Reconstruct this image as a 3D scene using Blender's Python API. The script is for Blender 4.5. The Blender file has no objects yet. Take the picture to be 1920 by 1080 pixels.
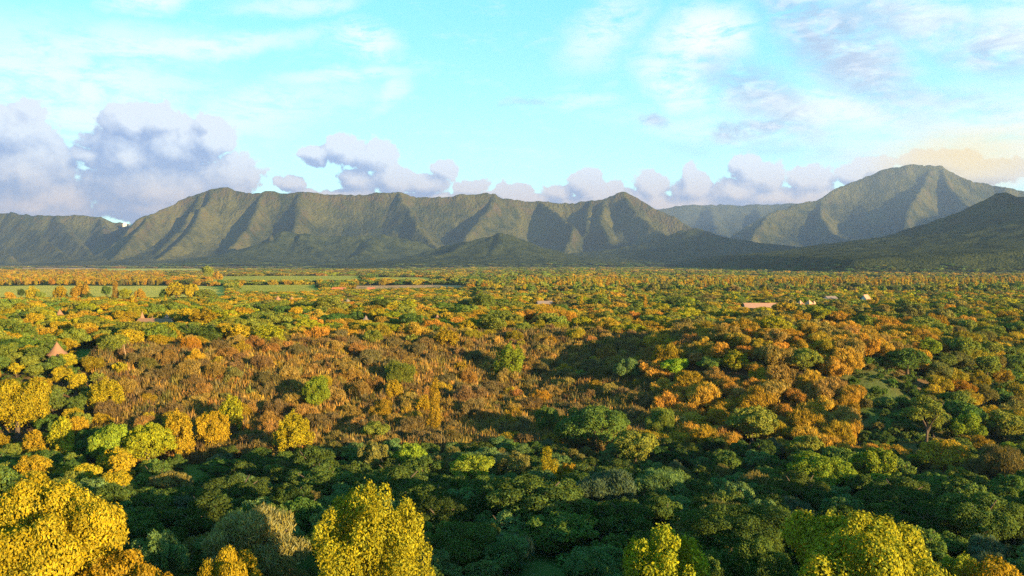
import bpy, math, random
import numpy as np
from mathutils import Vector

SC = bpy.context.scene
COL = SC.collection
# ------------------------------------------------------------------ camera
HF = 1507.0                      # focal length in photo pixels (1920 wide)
CAMZ = 33.0
HOR = 490.0                      # image row of the horizon
PITCH = math.atan((540.0 - HOR) / HF)
cam_d = bpy.data.cameras.new('camera')
cam = bpy.data.objects.new('camera', cam_d)
COL.objects.link(cam)
cam_d.sensor_width = 36.0
cam_d.lens = 36.0 * HF / 1920.0
cam_d.clip_start = 0.5
cam_d.clip_end = 60000.0
cam.location = (0, 0, CAMZ)
cam.rotation_euler = (math.pi / 2 - PITCH, 0, 0)
SC.camera = cam

# ------------------------------------------------------------------ light
EXPO = 2.7
SKY_STRENGTH = 0.1
SUN_DIR = Vector((0.76, -0.65, 0.0)).normalized()
SUN_EL = math.radians(9.7)
SUN_DIR = Vector((SUN_DIR.x * math.cos(SUN_EL), SUN_DIR.y * math.cos(SUN_EL), math.sin(SUN_EL)))
sun_l = bpy.data.lights.new('sun', 'SUN')
sun_l.energy = 5.0
sun_l.angle = math.radians(0.5)
sun_l.color = (1.0, 0.675, 0.31)
sun = bpy.data.objects.new('sun', sun_l)
COL.objects.link(sun)
sun.rotation_euler = (-SUN_DIR).to_track_quat('-Z', 'Y').to_euler()
SC.view_settings.view_transform = 'Standard'
SC.view_settings.look = 'None'
SC.view_settings.exposure = EXPO
SC.view_settings.gamma = 1.0
SC.view_settings.use_curve_mapping = False
SC.cycles.max_bounces = 5
SC.cycles.diffuse_bounces = 3
SC.cycles.transmission_bounces = 3
SC.cycles.volume_bounces = 0
SC.cycles.use_denoising = False
SC.cycles.sample_clamp_indirect = 3.0


class G:
    """small node-graph writer"""
    def __init__(s, nt):
        s.nt = nt; s.N = nt.nodes; s.L = nt.links
    def n(s, t, **kw):
        x = s.N.new(t)
        for k, v in kw.items():
            setattr(x, k, v)
        return x
    def put(s, sock, v):
        if v is None: return
        if isinstance(v, bpy.types.NodeSocket): s.L.new(v, sock)
        else: sock.default_value = v
    def m(s, op, a, b=None, c=None, clamp=False):
        x = s.n('ShaderNodeMath', operation=op, use_clamp=clamp)
        for i, v in enumerate((a, b, c)): s.put(x.inputs[i], v)
        return x.outputs[0]
    def v(s, op, a, b=None, c=None, scale=None):
        x = s.n('ShaderNodeVectorMath', operation=op)
        for i, q in enumerate((a, b, c)): s.put(x.inputs[i], q)
        if scale is not None: s.put(x.inputs['Scale'], scale)
        return x.outputs['Value'] if op in ('LENGTH', 'DOT_PRODUCT', 'DISTANCE') else x.outputs['Vector']
    def mix(s, f, a, b, blend='MIX'):
        x = s.n('ShaderNodeMix', data_type='RGBA', blend_type=blend)
        s.put(x.inputs[0], f); s.put(x.inputs[6], a); s.put(x.inputs[7], b)
        return x.outputs[2]
    def step(s, x, a, b):
        q = s.n('ShaderNodeMapRange', interpolation_type='SMOOTHSTEP')
        s.put(q.inputs[0], x); q.inputs[1].default_value = a; q.inputs[2].default_value = b
        return q.outputs[0]
    def noise(s, vec, scale, detail=4, rough=0.5, out=0, dist=0.0):
        q = s.n('ShaderNodeTexNoise')
        s.put(q.inputs['Vector'], vec); q.inputs['Scale'].default_value = scale
        q.inputs['Detail'].default_value = detail; q.inputs['Roughness'].default_value = rough
        q.inputs['Distortion'].default_value = dist
        return q.outputs[out]
    def vor(s, vec, scale, smooth=0.6):
        q = s.n('ShaderNodeTexVoronoi', feature='SMOOTH_F1')
        s.put(q.inputs['Vector'], vec); q.inputs['Scale'].default_value = scale
        q.inputs['Smoothness'].default_value = smooth
        return q.outputs['Distance']
    def rgb(s, c):
        q = s.n('ShaderNodeRGB'); q.outputs[0].default_value = (*c[:3], 1); return q.outputs[0]


def s2l(r, g, b):
    f = lambda c: (c / 255 / 12.92) if c <= 10 else ((c / 255 + 0.055) / 1.055) ** 2.4
    return (f(r), f(g), f(b))


# ------------------------------------------------------------------ world: sky and clouds
def build_world():
    w = bpy.data.worlds.new('World'); SC.world = w; w.use_nodes = True
    nt = w.node_tree; nt.nodes.clear(); g = G(nt)
    K = 1.12 / (SKY_STRENGTH * 2 ** EXPO)
    KC = lambda r, gg, b: tuple(c * K for c in s2l(r, gg, b))
    tc = g.n('ShaderNodeTexCoord')
    d = g.v('NORMALIZE', tc.outputs['Generated'])
    sky = g.n('ShaderNodeTexSky', sky_type='NISHITA', sun_disc=False)
    sky.sun_elevation = SUN_EL
    sky.sun_rotation = math.atan2(SUN_DIR.x, SUN_DIR.y)
    sky.air_density = 1.0; sky.dust_density = 0.6; sky.ozone_density = 1.5
    sep = g.n('ShaderNodeSeparateXYZ'); g.L.new(d, sep.inputs[0])
    az = g.m('ARCTAN2', sep.outputs[0], sep.outputs[1])
    el = g.m('ARCSINE', sep.outputs[2])
    comb = g.n('ShaderNodeCombineXYZ'); g.L.new(az, comb.inputs[0]); g.L.new(el, comb.inputs[1])
    p = comb.outputs[0]
    def ae(px, py):
        a = math.atan((px - 960) / HF)
        return a, math.atan((HOR - py) / HF * math.cos(a))
    # clear sky: the atmosphere, pulled towards the cyan of the photograph
    skyc = g.mix(1.0, sky.outputs[0], (SKYGAIN[0], SKYGAIN[1], SKYGAIN[2], 1), 'MULTIPLY')
    grad_lo = KC(186, 236, 242); grad_hi = KC(106, 214, 246)
    grad = g.mix(g.step(el, 0.0, 0.36), (*grad_lo, 1), (*grad_hi, 1))
    base = g.mix(0.8, skyc, grad)
    # pale milky veil high up, broken by large soft noise
    def rot_coords(angle, sx, sy, off=0.0):
        mp = g.n('ShaderNodeMapping'); g.L.new(p, mp.inputs['Vector'])
        mp.inputs['Rotation'].default_value = (0, 0, angle)
        mp.inputs['Scale'].default_value = (sx, sy, 1)
        mp.inputs['Location'].default_value = (off, off * 0.7, off)
        return mp.outputs[0]
    def blob(vec, px, py, rx, ry, ang=0.0):
        a, e = ae(px, py)
        q = g.v('SUBTRACT', vec, (a, e, 0))
        if ang:
            mp = g.n('ShaderNodeMapping'); g.L.new(q, mp.inputs['Vector'])
            mp.inputs['Rotation'].default_value = (0, 0, ang)
            q = mp.outputs[0]
        q = g.v('MULTIPLY', q, (HF / rx, HF / ry, 0))
        return g.v('LENGTH', q)
    warp_n = g.noise(p, 9.0, 6, 0.6, out=1)
    wp = g.v('MULTIPLY_ADD', g.v('SUBTRACT', warp_n, (0.5, 0.5, 0.5)), (0.11, 0.05, 0), p)
    # soft white patches and streaks
    veil = None
    for (px, py, rx, ry, ang, amt) in [
            (30, 190, 330, 130, 0, .85), (340, 90, 260, 22, -.18, .75), (100, 95, 240, 34, -.2, .6), (690, 75, 75, 34, 0, .95),
            (290, 2, 70, 22, -.3, .9), (450, 225, 230, 50, -.25, .6), (660, 140, 130, 16, -.12, .6), (735, 175, 60, 22, -.8, .5),
            (1310, 75, 85, 60, 0, 1.0), (1270, 155, 90, 45, .5, .85), (1130, 60, 100, 55, -.6, .6), (1880, 300, 260, 120, 0, .9),
            (1540, 215, 190, 34, .2, .85), (1620, 120, 120, 50, .6, .7), (1700, 30, 130, 40, .3, .7), (1890, 60, 90, 50, 0, .8),
            (1080, 190, 70, 14, 0, .35), (1760, 200, 220, 18, .25, .5), (1420, 250, 300, 26, .12, .4), (560, 10, 120, 18, -.1, .5)]:
        l = blob(wp, px, py, rx, ry, ang)
        f = g.m('MULTIPLY', g.step(l, 1.35, 0.15), amt)
        veil = f if veil is None else g.m('MAXIMUM', veil, f)
    streak = g.noise(rot_coords(0.28, 10, 40, 3.1), 1.0, 9, 0.66, dist=0.8)
    fine = g.noise(rot_coords(-0.5, 40, 90, 7.7), 1.0, 7, 0.7)
    vn = g.m('ADD', g.m('MULTIPLY', streak, 0.65), g.m('MULTIPLY', fine, 0.35))
    gen = g.m('MULTIPLY', g.step(vn, 0.50, 0.72), 0.35)          # the same thin cirrus all round the sky
    veil_a = g.m('MAXIMUM', gen, g.m('MULTIPLY', g.m('POWER', veil, 0.7), g.step(vn, 0.34, 0.56)))
    c1 = g.mix(veil_a, base, (*KC(246, 253, 252), 1))
    # lavender-grey altocumulus
    lav = None
    for (px, py, rx, ry, ang, amt) in [
            (1560, 90, 200, 70, .75, .85), (1430, 190, 150, 45, .6, .75), (1860, 90, 90, 40, .3, .75), (1640, 40, 150, 40, .3, .6),
            (1225, 225, 45, 14, 0, .8), (1410, 245, 70, 22, -.35, .9), (985, 192, 50, 9, 0, .45), (1430, 285, 240, 20, .1, .35), (1700, 160, 160, 24, .4, .5)]:
        f = g.m('MULTIPLY', g.step(blob(wp, px, py, rx, ry, ang), 1.3, 0.2), amt)
        lav = f if lav is None else g.m('MAXIMUM', lav, f)
    ln = g.noise(rot_coords(0.55, 18, 44, 1.3), 1.0, 9, 0.7, dist=0.5)
    lav_a = g.m('MULTIPLY', lav, g.step(ln, 0.30, 0.60))
    c2 = g.mix(lav_a, c1, (*KC(168, 190, 222), 1))
    curd = g.noise(rot_coords(0.6, 22, 60, 4.4), 1.0, 7, 0.6, dist=.5)
    c2 = g.mix(g.m('MULTIPLY', lav, g.m('MULTIPLY', g.step(curd, 0.46, 0.70), .8)), c2, (*KC(244, 250, 255), 1))
    # cumulus bank along the horizon
    blobs = [(20, 250, 85, 65), (50, 320, 90, 80), (110, 370, 90, 45), (10, 390, 120, 60),
             (255, 235, 60, 50), (305, 235, 60, 42), (230, 290, 85, 60), (330, 280, 90, 65), (400, 262, 55, 50), (165, 290, 35, 22), (430, 330, 70, 60), (300, 360, 170, 70), (395, 230, 28, 22),
             (545, 345, 38, 20), (590, 285, 36, 26), (650, 275, 55, 40), (700, 295, 55, 42), (735, 335, 60, 40), (670, 340, 50, 30),
             (835, 318, 38, 30), (800, 345, 60, 30), (880, 350, 45, 26), (960, 362, 50, 24),
             (1045, 360, 40, 25), (1095, 340, 45, 35), (1130, 365, 55, 26), (1220, 350, 42, 36), (1300, 350, 50, 40), (1290, 330, 25, 28),
             (1400, 310, 34, 34), (1440, 335, 50, 40), (1380, 360, 80, 36), (1520, 340, 60, 34), (1600, 325, 45, 28), (1640, 310, 45, 26), (1250, 385, 260, 34),
             (900, 378, 260, 24), (1150, 380, 180, 26), (1480, 372, 220, 26), (650, 372, 130, 26), (60, 390, 150, 40), (300, 392, 180, 40), (1720, 300, 60, 24), (1780, 300, 60, 26), (1850, 320, 70, 26)]
    ng = bpy.data.node_groups.new('cumulus_field', 'ShaderNodeTree')
    ng.interface.new_socket(name='Vector', in_out='INPUT', socket_type='NodeSocketVector')
    ng.interface.new_socket(name='Field', in_out='OUTPUT', socket_type='NodeSocketFloat')
    ng.interface.new_socket(name='Soft', in_out='OUTPUT', socket_type='NodeSocketFloat')
    h = G(ng); gi = h.n('NodeGroupInput'); go = h.n('NodeGroupOutput')
    pv = gi.outputs[0]
    wn = h.noise(pv, 22.0, 5, 0.6, out=1)
    wq = h.v('MULTIPLY_ADD', h.v('SUBTRACT', wn, (0.5, 0.5, 0.5)), (0.03, 0.03, 0), pv)
    acc = None
    for (px, py, rx, ry) in blobs:
        a, e = ae(px, py)
        q = h.v('MULTIPLY_ADD', wq, (HF / rx, HF / ry, 0), (-a * HF / rx, -e * HF / ry, 0))
        l = h.v('LENGTH', q)
        if acc is None: acc = l
        else:
            acc = h.m('SMOOTH_MIN', acc, l, 0.06)
    # elsewhere round the horizon: the same bank, by noise
    sp = h.n('ShaderNodeSeparateXYZ'); h.L.new(pv, sp.inputs[0])
    bank = h.noise(h.v('MULTIPLY', wq, (5, 5, 0)), 1.0, 3, 0.5)
    out_l = h.m('ADD', h.m('MULTIPLY', sp.outputs[1], 9.0), h.m('SUBTRACT', 1.25, h.m('MULTIPLY', bank, 1.6)))
    outside = h.step(h.m('ABSOLUTE', sp.outputs[0]), 0.60, 0.72)
    acc = h.m('ADD', h.m('MULTIPLY', acc, h.m('SUBTRACT', 1.0, outside)), h.m('MULTIPLY', out_l, outside))
    F = h.m('MULTIPLY', h.m('SUBTRACT', 0.90, acc), 1.8)
    v1 = h.m('SUBTRACT', 0.45, h.vor(wq, 34.0)); v2 = h.m('SUBTRACT', 0.45, h.vor(wq, 80.0))
    n3 = h.m('SUBTRACT', h.noise(pv, 90.0, 6, 0.62), 0.5)
    F = h.m('ADD', F, h.m('MULTIPLY', v1, 0.75)); F = h.m('ADD', F, h.m('MULTIPLY', v2, 0.34))
    soft = h.m('ADD', F, h.m('MULTIPLY', n3, 0.30))
    v3 = h.m('SUBTRACT', 0.45, h.vor(h.v('MULTIPLY_ADD', h.v('SUBTRACT', wn, (0.5, 0.5, 0.5)), (0.02, 0.02, 0), pv), 170.0, .4))
    h.L.new(h.m('ADD', soft, h.m('MULTIPLY', v3, 0.22)), go.inputs[1])
    F = h.m('ADD', F, h.m('MULTIPLY', v3, 0.26)); F = h.m('ADD', F, h.m('MULTIPLY', n3, 0.75))
    h.L.new(F, go.inputs[0])
    def field(vec):
        q = g.n('ShaderNodeGroup'); q.node_tree = ng; g.L.new(vec, q.inputs[0]); return q.outputs
    f0, s0 = field(p)
    f1 = field(g.v('ADD', p, (0.008, 0.010, 0)))[1]
    f2 = field(g.v('ADD', p, (0.024, 0.030, 0)))[1]
    dl = g.m('ADD', g.m('MULTIPLY', g.m('SUBTRACT', s0, f1), 1.0), g.m('MULTIPLY', g.m('SUBTRACT', s0, f2), 0.5))
    lit = g.m('ADD', g.m('MULTIPLY', dl, 0.62), 0.36, clamp=True)
    alpha = g.step(f0, -0.03, 0.28)
    low = g.step(el, 0.135, 0.055)
    dark = g.mix(low, (*KC(148, 171, 213), 1), (*KC(146, 154, 184), 1))
    bright = g.mix(low, (*KC(230, 239, 250), 1), (*KC(212, 194, 190), 1))
    cc = g.mix(lit, dark, bright)
    # sunlit gold round the right-hand peak (cloud nearest the sun's side)
    gold = g.m('MULTIPLY', g.step(blob(wp, 1810, 300, 170, 70), 1.2, 0.1), 0.9)
    cc = g.mix(gold, cc, (*KC(250, 218, 142), 1))
    c3 = g.mix(g.m('MULTIPLY', gold, 0.85), c2, (*KC(252, 232, 168), 1))
    c4 = g.mix(alpha, c3, cc)
    # light below the horizon: plain
    c5 = g.mix(g.step(el, -0.10, -0.01), (*KC(90, 95, 80), 1), c4)
    bg = g.n('ShaderNodeBackground'); g.put(bg.inputs[0], c5); bg.inputs[1].default_value = SKY_STRENGTH
    out = g.n('ShaderNodeOutputWorld'); g.L.new(bg.outputs[0], out.inputs[0])
    w.cycles.sampling_method = 'MANUAL'
    w.cycles.sample_map_resolution = 512


SKYGAIN = (0.75, 1.05, 1.0)
build_world()

# ------------------------------------------------------------------ noise in numpy
def _hash(ix, iy, seed):
    n = (ix.astype(np.int64) * 374761393 + iy.astype(np.int64) * 668265263 + seed * 1274126177) & 0x7fffffff
    n = ((n ^ (n >> 13)) * 1274126177) & 0x7fffffff
    n = n ^ (n >> 16)
    return (n & 0xffff) / 65535.0

def vnoise(x, y, seed=0):
    x = np.asarray(x, float); y = np.asarray(y, float)
    ix = np.floor(x); iy = np.floor(y); fx = x - ix; fy = y - iy
    fx = fx * fx * fx * (fx * (fx * 6 - 15) + 10); fy = fy * fy * fy * (fy * (fy * 6 - 15) + 10)
    a = _hash(ix, iy, seed); b = _hash(ix + 1, iy, seed); c = _hash(ix, iy + 1, seed); d = _hash(ix + 1, iy + 1, seed)
    return (a * (1 - fx) + b * fx) * (1 - fy) + (c * (1 - fx) + d * fx) * fy

def fbm(x, y, o=4, seed=0, gain=0.5):
    s = 0; a = 1; t = 0
    for i in range(o):
        s = s + a * vnoise(x * 2 ** i + 17.3 * i, y * 2 ** i - 9.1 * i, seed + i); t += a; a *= gain
    return s / t

def ridged(x, y, o=4, seed=0):
    s = 0; a = 1; t = 0
    for i in range(o):
        s = s + a * (1 - np.abs(2 * vnoise(x * 2 ** i + 5.7 * i, y * 2 ** i + 3.3 * i, seed + i) - 1)); t += a; a *= 0.5
    return s / t

def sstep(a, b, x):
    t = np.clip((np.asarray(x, float) - a) / (b - a), 0, 1); return t * t * (3 - 2 * t)

# ------------------------------------------------------------------ pixel rays
cp, sp_ = math.cos(PITCH), math.sin(PITCH)
def ray(px, py):
    dx = (px - 960) / HF; dv = (540 - py) / HF
    x, y, z = dx, cp + dv * sp_, dv * cp - sp_
    return x / y, z / y          # per metre of y
def at(px, py, D):
    a, b = ray(px, py); return (a * D, D, CAMZ + b * D)
def proj(x, y, z):
    z = z - CAMZ
    f = y * cp - z * sp_; u = y * sp_ + z * cp
    return 960 + HF * x / f, 540 - HF * u / f

# ------------------------------------------------------------------ terrain
def tops(x):
    return np.interp(x, [-400, -150, -105, -50, 30, 70, 110, 150, 190, 300], [245, 262, 300, 328, 345, 312, 288, 292, 345, 420])
def bots(x):
    return np.interp(x, [-400, -150, -105, 0, 40, 80, 110, 150, 190, 300], [185, 192, 205, 214, 214, 202, 196, 232, 262, 300])

def height(x, y):
    x = np.asarray(x, float); y = np.asarray(y, float)
    wx = x + 14 * (fbm(x / 45, y / 45, 3, 5) - .5); wy = y + 26 * (fbm(x / 45, y / 45, 3, 9) - .5)
    T = tops(wx); B = bots(wx)
    bank = sstep(0, 1, (wy - B) / (T - B))
    near = -6 - 12 * sstep(85, 195, y)
    z = np.where(y > 200, -18 + 18 * bank, near)
    z = z + 9.5 * np.exp(-(((x - 88) / 36) ** 2 + ((y - 266) / 30) ** 2)) - 6.0 * np.exp(-(((x - 2) / 34) ** 2 + ((y - 286) / 34) ** 2))
    # unseen hillside added sunward, out of frame; its crest shaped to shade the gorge
    nx, ny = 0.644, -0.765
    dd = (x - 40) * nx + (y + 160) * ny
    al = (x - 40) * 0.765 + (y + 160) * 0.644
    crest = np.interp(al, [100, 220, 300, 400, 600], [38, 32.5, 23, 15, 12]) + 5 * (fbm(x / 40, y / 40, 3, 31) - .5) * 2
    z = z + crest * np.where(dd < 0, np.exp(-(dd / 78) ** 2), np.exp(-(dd / 160) ** 2)) * sstep(-420, -60, al) * (1 - sstep(520, 900, al))
    d = np.hypot(x, y)
    z = z + 2.2 * (fbm(x / 70, y / 70, 3, 2) - .5) * sstep(30, 90, d) * (1 - sstep(900, 2500, d))
    z = z + 0.9 * (fbm(x / 12, y / 12, 3, 3) - .5) * (1 - sstep(500, 900, d))
    return z

def gz(x, y):
    return float(height(np.array([x]), np.array([y]))[0])

# ------------------------------------------------------------------ mesh helpers
def mesh_from(name, verts, faces_flat, loops_per_face, mats, mat_idx=None, smooth=False, face_attr=None, face_col=None, point_col=None):
    """verts (n,3); faces_flat: flat vertex indices; loops_per_face: int or array"""
    me = bpy.data.meshes.new(name)
    verts = np.asarray(verts, np.float32); ff = np.asarray(faces_flat, np.int32).ravel()
    if isinstance(loops_per_face, int):
        nf = len(ff) // loops_per_face; lt = np.full(nf, loops_per_face, np.int32)
    else:
        lt = np.asarray(loops_per_face, np.int32); nf = len(lt)
    ls = np.concatenate([[0], np.cumsum(lt)[:-1]]).astype(np.int32)
    me.vertices.add(len(verts)); me.vertices.foreach_set('co', verts.ravel())
    me.loops.add(len(ff)); me.loops.foreach_set('vertex_index', ff)
    me.polygons.add(nf); me.polygons.foreach_set('loop_start', ls)
    if mat_idx is not None: me.polygons.foreach_set('material_index', np.asarray(mat_idx, np.int32))
    me.polygons.foreach_set('use_smooth', np.full(nf, smooth, bool))
    for m in mats: me.materials.append(m)
    me.update(calc_edges=True)
    if face_attr is not None:
        a = me.attributes.new('leafvar', 'FLOAT', 'FACE'); a.data.foreach_set('value', np.asarray(face_attr, np.float32))
    if point_col is not None:
        a = me.attributes.new('zone', 'FLOAT_COLOR', 'POINT')
        c = np.ones((len(verts), 4), np.float32); c[:, :3] = point_col; a.data.foreach_set('color', c.ravel())
    return me

def link(name, data, parent=None, loc=(0, 0, 0)):
    o = bpy.data.objects.new(name, data); COL.objects.link(o); o.location = loc
    if parent is not None: o.parent = parent
    return o

def tag(o, label=None, cat=None, group=None, kind=None):
    if label: o['label'] = label
    if cat: o['category'] = cat
    if group: o['group'] = group
    if kind: o['kind'] = kind
    return o

class MB:
    """collects polygons for one mesh"""
    def __init__(s): s.v = []; s.f = []; s.mi = []
    def poly(s, pts, mi=0):
        b = len(s.v); s.v += [tuple(p) for p in pts]; s.f.append(list(range(b, b + len(pts)))); s.mi.append(mi)
    def box(s, cx, cy, cz, sx, sy, sz, mi=0):
        x0, x1, y0, y1, z0, z1 = cx - sx / 2, cx + sx / 2, cy - sy / 2, cy + sy / 2, cz - sz / 2, cz + sz / 2
        b = len(s.v)
        s.v += [(x0, y0, z0), (x1, y0, z0), (x1, y1, z0), (x0, y1, z0), (x0, y0, z1), (x1, y0, z1), (x1, y1, z1), (x0, y1, z1)]
        for q in ((0, 3, 2, 1), (4, 5, 6, 7), (0, 1, 5, 4), (1, 2, 6, 5), (2, 3, 7, 6), (3, 0, 4, 7)):
            s.f.append([b + i for i in q]); s.mi.append(mi)
    def tube(s, pts, rad, n=6, mi=0, cap=True):
        pts = [Vector(p) for p in pts]; rings = []
        for i, p in enumerate(pts):
            t = (pts[min(i + 1, len(pts) - 1)] - pts[max(i - 1, 0)]).normalized()
            a = t.cross(Vector((0, 1, 0)) if abs(t.y) < .9 else Vector((1, 0, 0))).normalized(); bb = t.cross(a)
            b = len(s.v)
            for k in range(n):
                an = 2 * math.pi * k / n
                s.v.append(tuple(p + (a * math.cos(an) + bb * math.sin(an)) * rad[i]))
            rings.append(b)
        for i in range(len(rings) - 1):
            for k in range(n):
                k2 = (k + 1) % n
                s.f.append([rings[i] + k, rings[i] + k2, rings[i + 1] + k2, rings[i + 1] + k]); s.mi.append(mi)
        if cap:
            s.f.append([rings[-1] + k for k in range(n)]); s.mi.append(mi)
    def mesh(s, name, mats, smooth=False):
        return mesh_from(name, np.array(s.v), [i for f in s.f for i in f], [len(f) for f in s.f], mats, s.mi, smooth)

# ------------------------------------------------------------------ materials
def new_mat(name):
    m = bpy.data.materials.new(name); m.use_nodes = True; m.node_tree.nodes.clear(); g = G(m.node_tree)
    out = g.n('ShaderNodeOutputMaterial'); return m, g, out

def leaf_material():
    m, g, out = new_mat('foliage')
    tint = g.n('ShaderNodeAttribute', attribute_type='INSTANCER', attribute_name='tint').outputs['Color']
    lv = g.n('ShaderNodeAttribute', attribute_type='GEOMETRY', attribute_name='leafvar').outputs['Fac']
    oi = g.n('ShaderNodeObjectInfo')
    hs = g.n('ShaderNodeHueSaturation')
    g.put(hs.inputs['Hue'], g.m('ADD', 0.5, g.m('MULTIPLY', g.m('SUBTRACT', oi.outputs['Random'], .5), 0.035)))
    g.put(hs.inputs['Value'], g.m('ADD', 0.85, g.m('MULTIPLY', g.m('FRACT', g.m('MULTIPLY', oi.outputs['Random'], 7.31)), 0.3)))
    g.put(hs.inputs['Color'], tint)
    hv = g.m('FRACT', g.m('MULTIPLY', lv, 37.7)); hr = g.m('ADD', .87, g.m('MULTIPLY', hv, .26))
    cx = g.n('ShaderNodeCombineXYZ'); g.L.new(hr, cx.inputs[0]); cx.inputs[1].default_value = 1.0; g.L.new(g.m('SUBTRACT', 1.7, g.m('MULTIPLY', hv, 1.2)), cx.inputs[2])
    c = g.v('SCALE', g.v('MULTIPLY', hs.outputs[0], cx.outputs[0]), scale=lv)
    di = g.n('ShaderNodeBsdfDiffuse'); g.put(di.inputs[0], c)
    tr = g.n('ShaderNodeBsdfTranslucent'); g.put(tr.inputs[0], g.v('MULTIPLY', c, (1.1, 1.05, 0.7)))
    mx = g.n('ShaderNodeMixShader'); mx.inputs[0].default_value = 0.28
    g.L.new(di.outputs[0], mx.inputs[1]); g.L.new(tr.outputs[0], mx.inputs[2]); g.L.new(mx.outputs[0], out.inputs[0])
    return m

def plain_mat(name, col, rough=0.9, var=0.25, scale=3.0, bump=0.0, col2=None):
    m, g, out = new_mat(name)
    tc = g.n('ShaderNodeTexCoord'); n = g.noise(tc.outputs['Object'], scale, 5, .6)
    a = tuple(c * (1 - var) for c in col); b = tuple(min(1, c * (1 + var)) for c in (col2 or col))
    bs = g.n('ShaderNodeBsdfPrincipled'); g.put(bs.inputs['Base Color'], g.mix(n, (*a, 1), (*b, 1)))
    bs.inputs['Roughness'].default_value = rough; bs.inputs['Specular IOR Level'].default_value = 0.2
    if bump:
        bp = g.n('ShaderNodeBump'); bp.inputs['Distance'].default_value = bump; g.put(bp.inputs['Height'], n)
        g.L.new(bp.outputs[0], bs.inputs['Normal'])
    g.L.new(bs.outputs[0], out.inputs[0]); return m

def ground_mat():
    m, g, out = new_mat('ground')
    geo = g.n('ShaderNodeNewGeometry'); P = geo.outputs['Position']
    z = g.n('ShaderNodeAttribute', attribute_type='GEOMETRY', attribute_name='zone').outputs['Color']
    n1 = g.noise(P, 0.6, 6, .65); n2 = g.noise(P, 0.05, 4, .6)
    c = g.v('SCALE', z, scale=g.m('ADD', 0.45, g.m('ADD', g.m('MULTIPLY', n1, .7), g.m('MULTIPLY', n2, .4))))
    bs = g.n('ShaderNodeBsdfDiffuse'); g.put(bs.inputs[0], c)
    bp = g.n('ShaderNodeBump'); bp.inputs['Distance'].default_value = 0.5; g.put(bp.inputs['Height'], n1); g.L.new(bp.outputs[0], bs.inputs['Normal'])
    g.L.new(bs.outputs[0], out.inputs[0]); return m

def slope_mat(name, dark, light, rock, scale, bumpd, rockamt=0.5):
    """forest and grass on a mountainside, bare rock where it is steep"""
    m, g, out = new_mat(name)
    geo = g.n('ShaderNodeNewGeometry'); P = geo.outputs['Position']
    q = g.v('MULTIPLY', P, (1, 1, 0.45))
    n1 = g.noise(q, 0.004 * scale, 5, .6); n2 = g.noise(q, 0.03 * scale, 5, .7)
    v = g.n('ShaderNodeTexVoronoi'); g.put(v.inputs['Vector'], P); v.inputs['Scale'].default_value = 0.06 * scale
    n3 = g.noise(g.v('MULTIPLY', P, (1, .6, .12)), 0.02 * scale, 4, .65)
    c = g.mix(g.step(g.m('ADD', g.m('MULTIPLY', n1, .6), g.m('MULTIPLY', n3, .4)), .38, .62), (*dark, 1), (*light, 1))
    c = g.v('SCALE', c, scale=g.m('ADD', .45, g.m('MULTIPLY', n2, 1.1)))
    sepn = g.n('ShaderNodeSeparateXYZ'); g.L.new(geo.outputs['True Normal'], sepn.inputs[0])
    steep = g.m('MULTIPLY', g.step(g.m('ADD', sepn.outputs[2], g.m('MULTIPLY', g.m('SUBTRACT', n2, .5), .5)), .62, .36), rockamt)
    c = g.mix(steep, c, (*rock, 1))
    bs = g.n('ShaderNodeBsdfDiffuse'); g.put(bs.inputs[0], c)
    hgt = g.m('ADD', g.m('MULTIPLY', n2, 1.0), g.m('MULTIPLY', v.outputs['Distance'], -0.5))
    bp = g.n('ShaderNodeBump'); bp.inputs['Distance'].default_value = bumpd; bp.inputs['Strength'].default_value = 1.0
    g.put(bp.inputs['Height'], hgt); g.L.new(bp.outputs[0], bs.inputs['Normal'])
    g.L.new(bs.outputs[0], out.inputs[0]); return m

LEAF = leaf_material()
BARK = plain_mat('bark', (.055, .042, .03), var=.4, scale=6)

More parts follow.
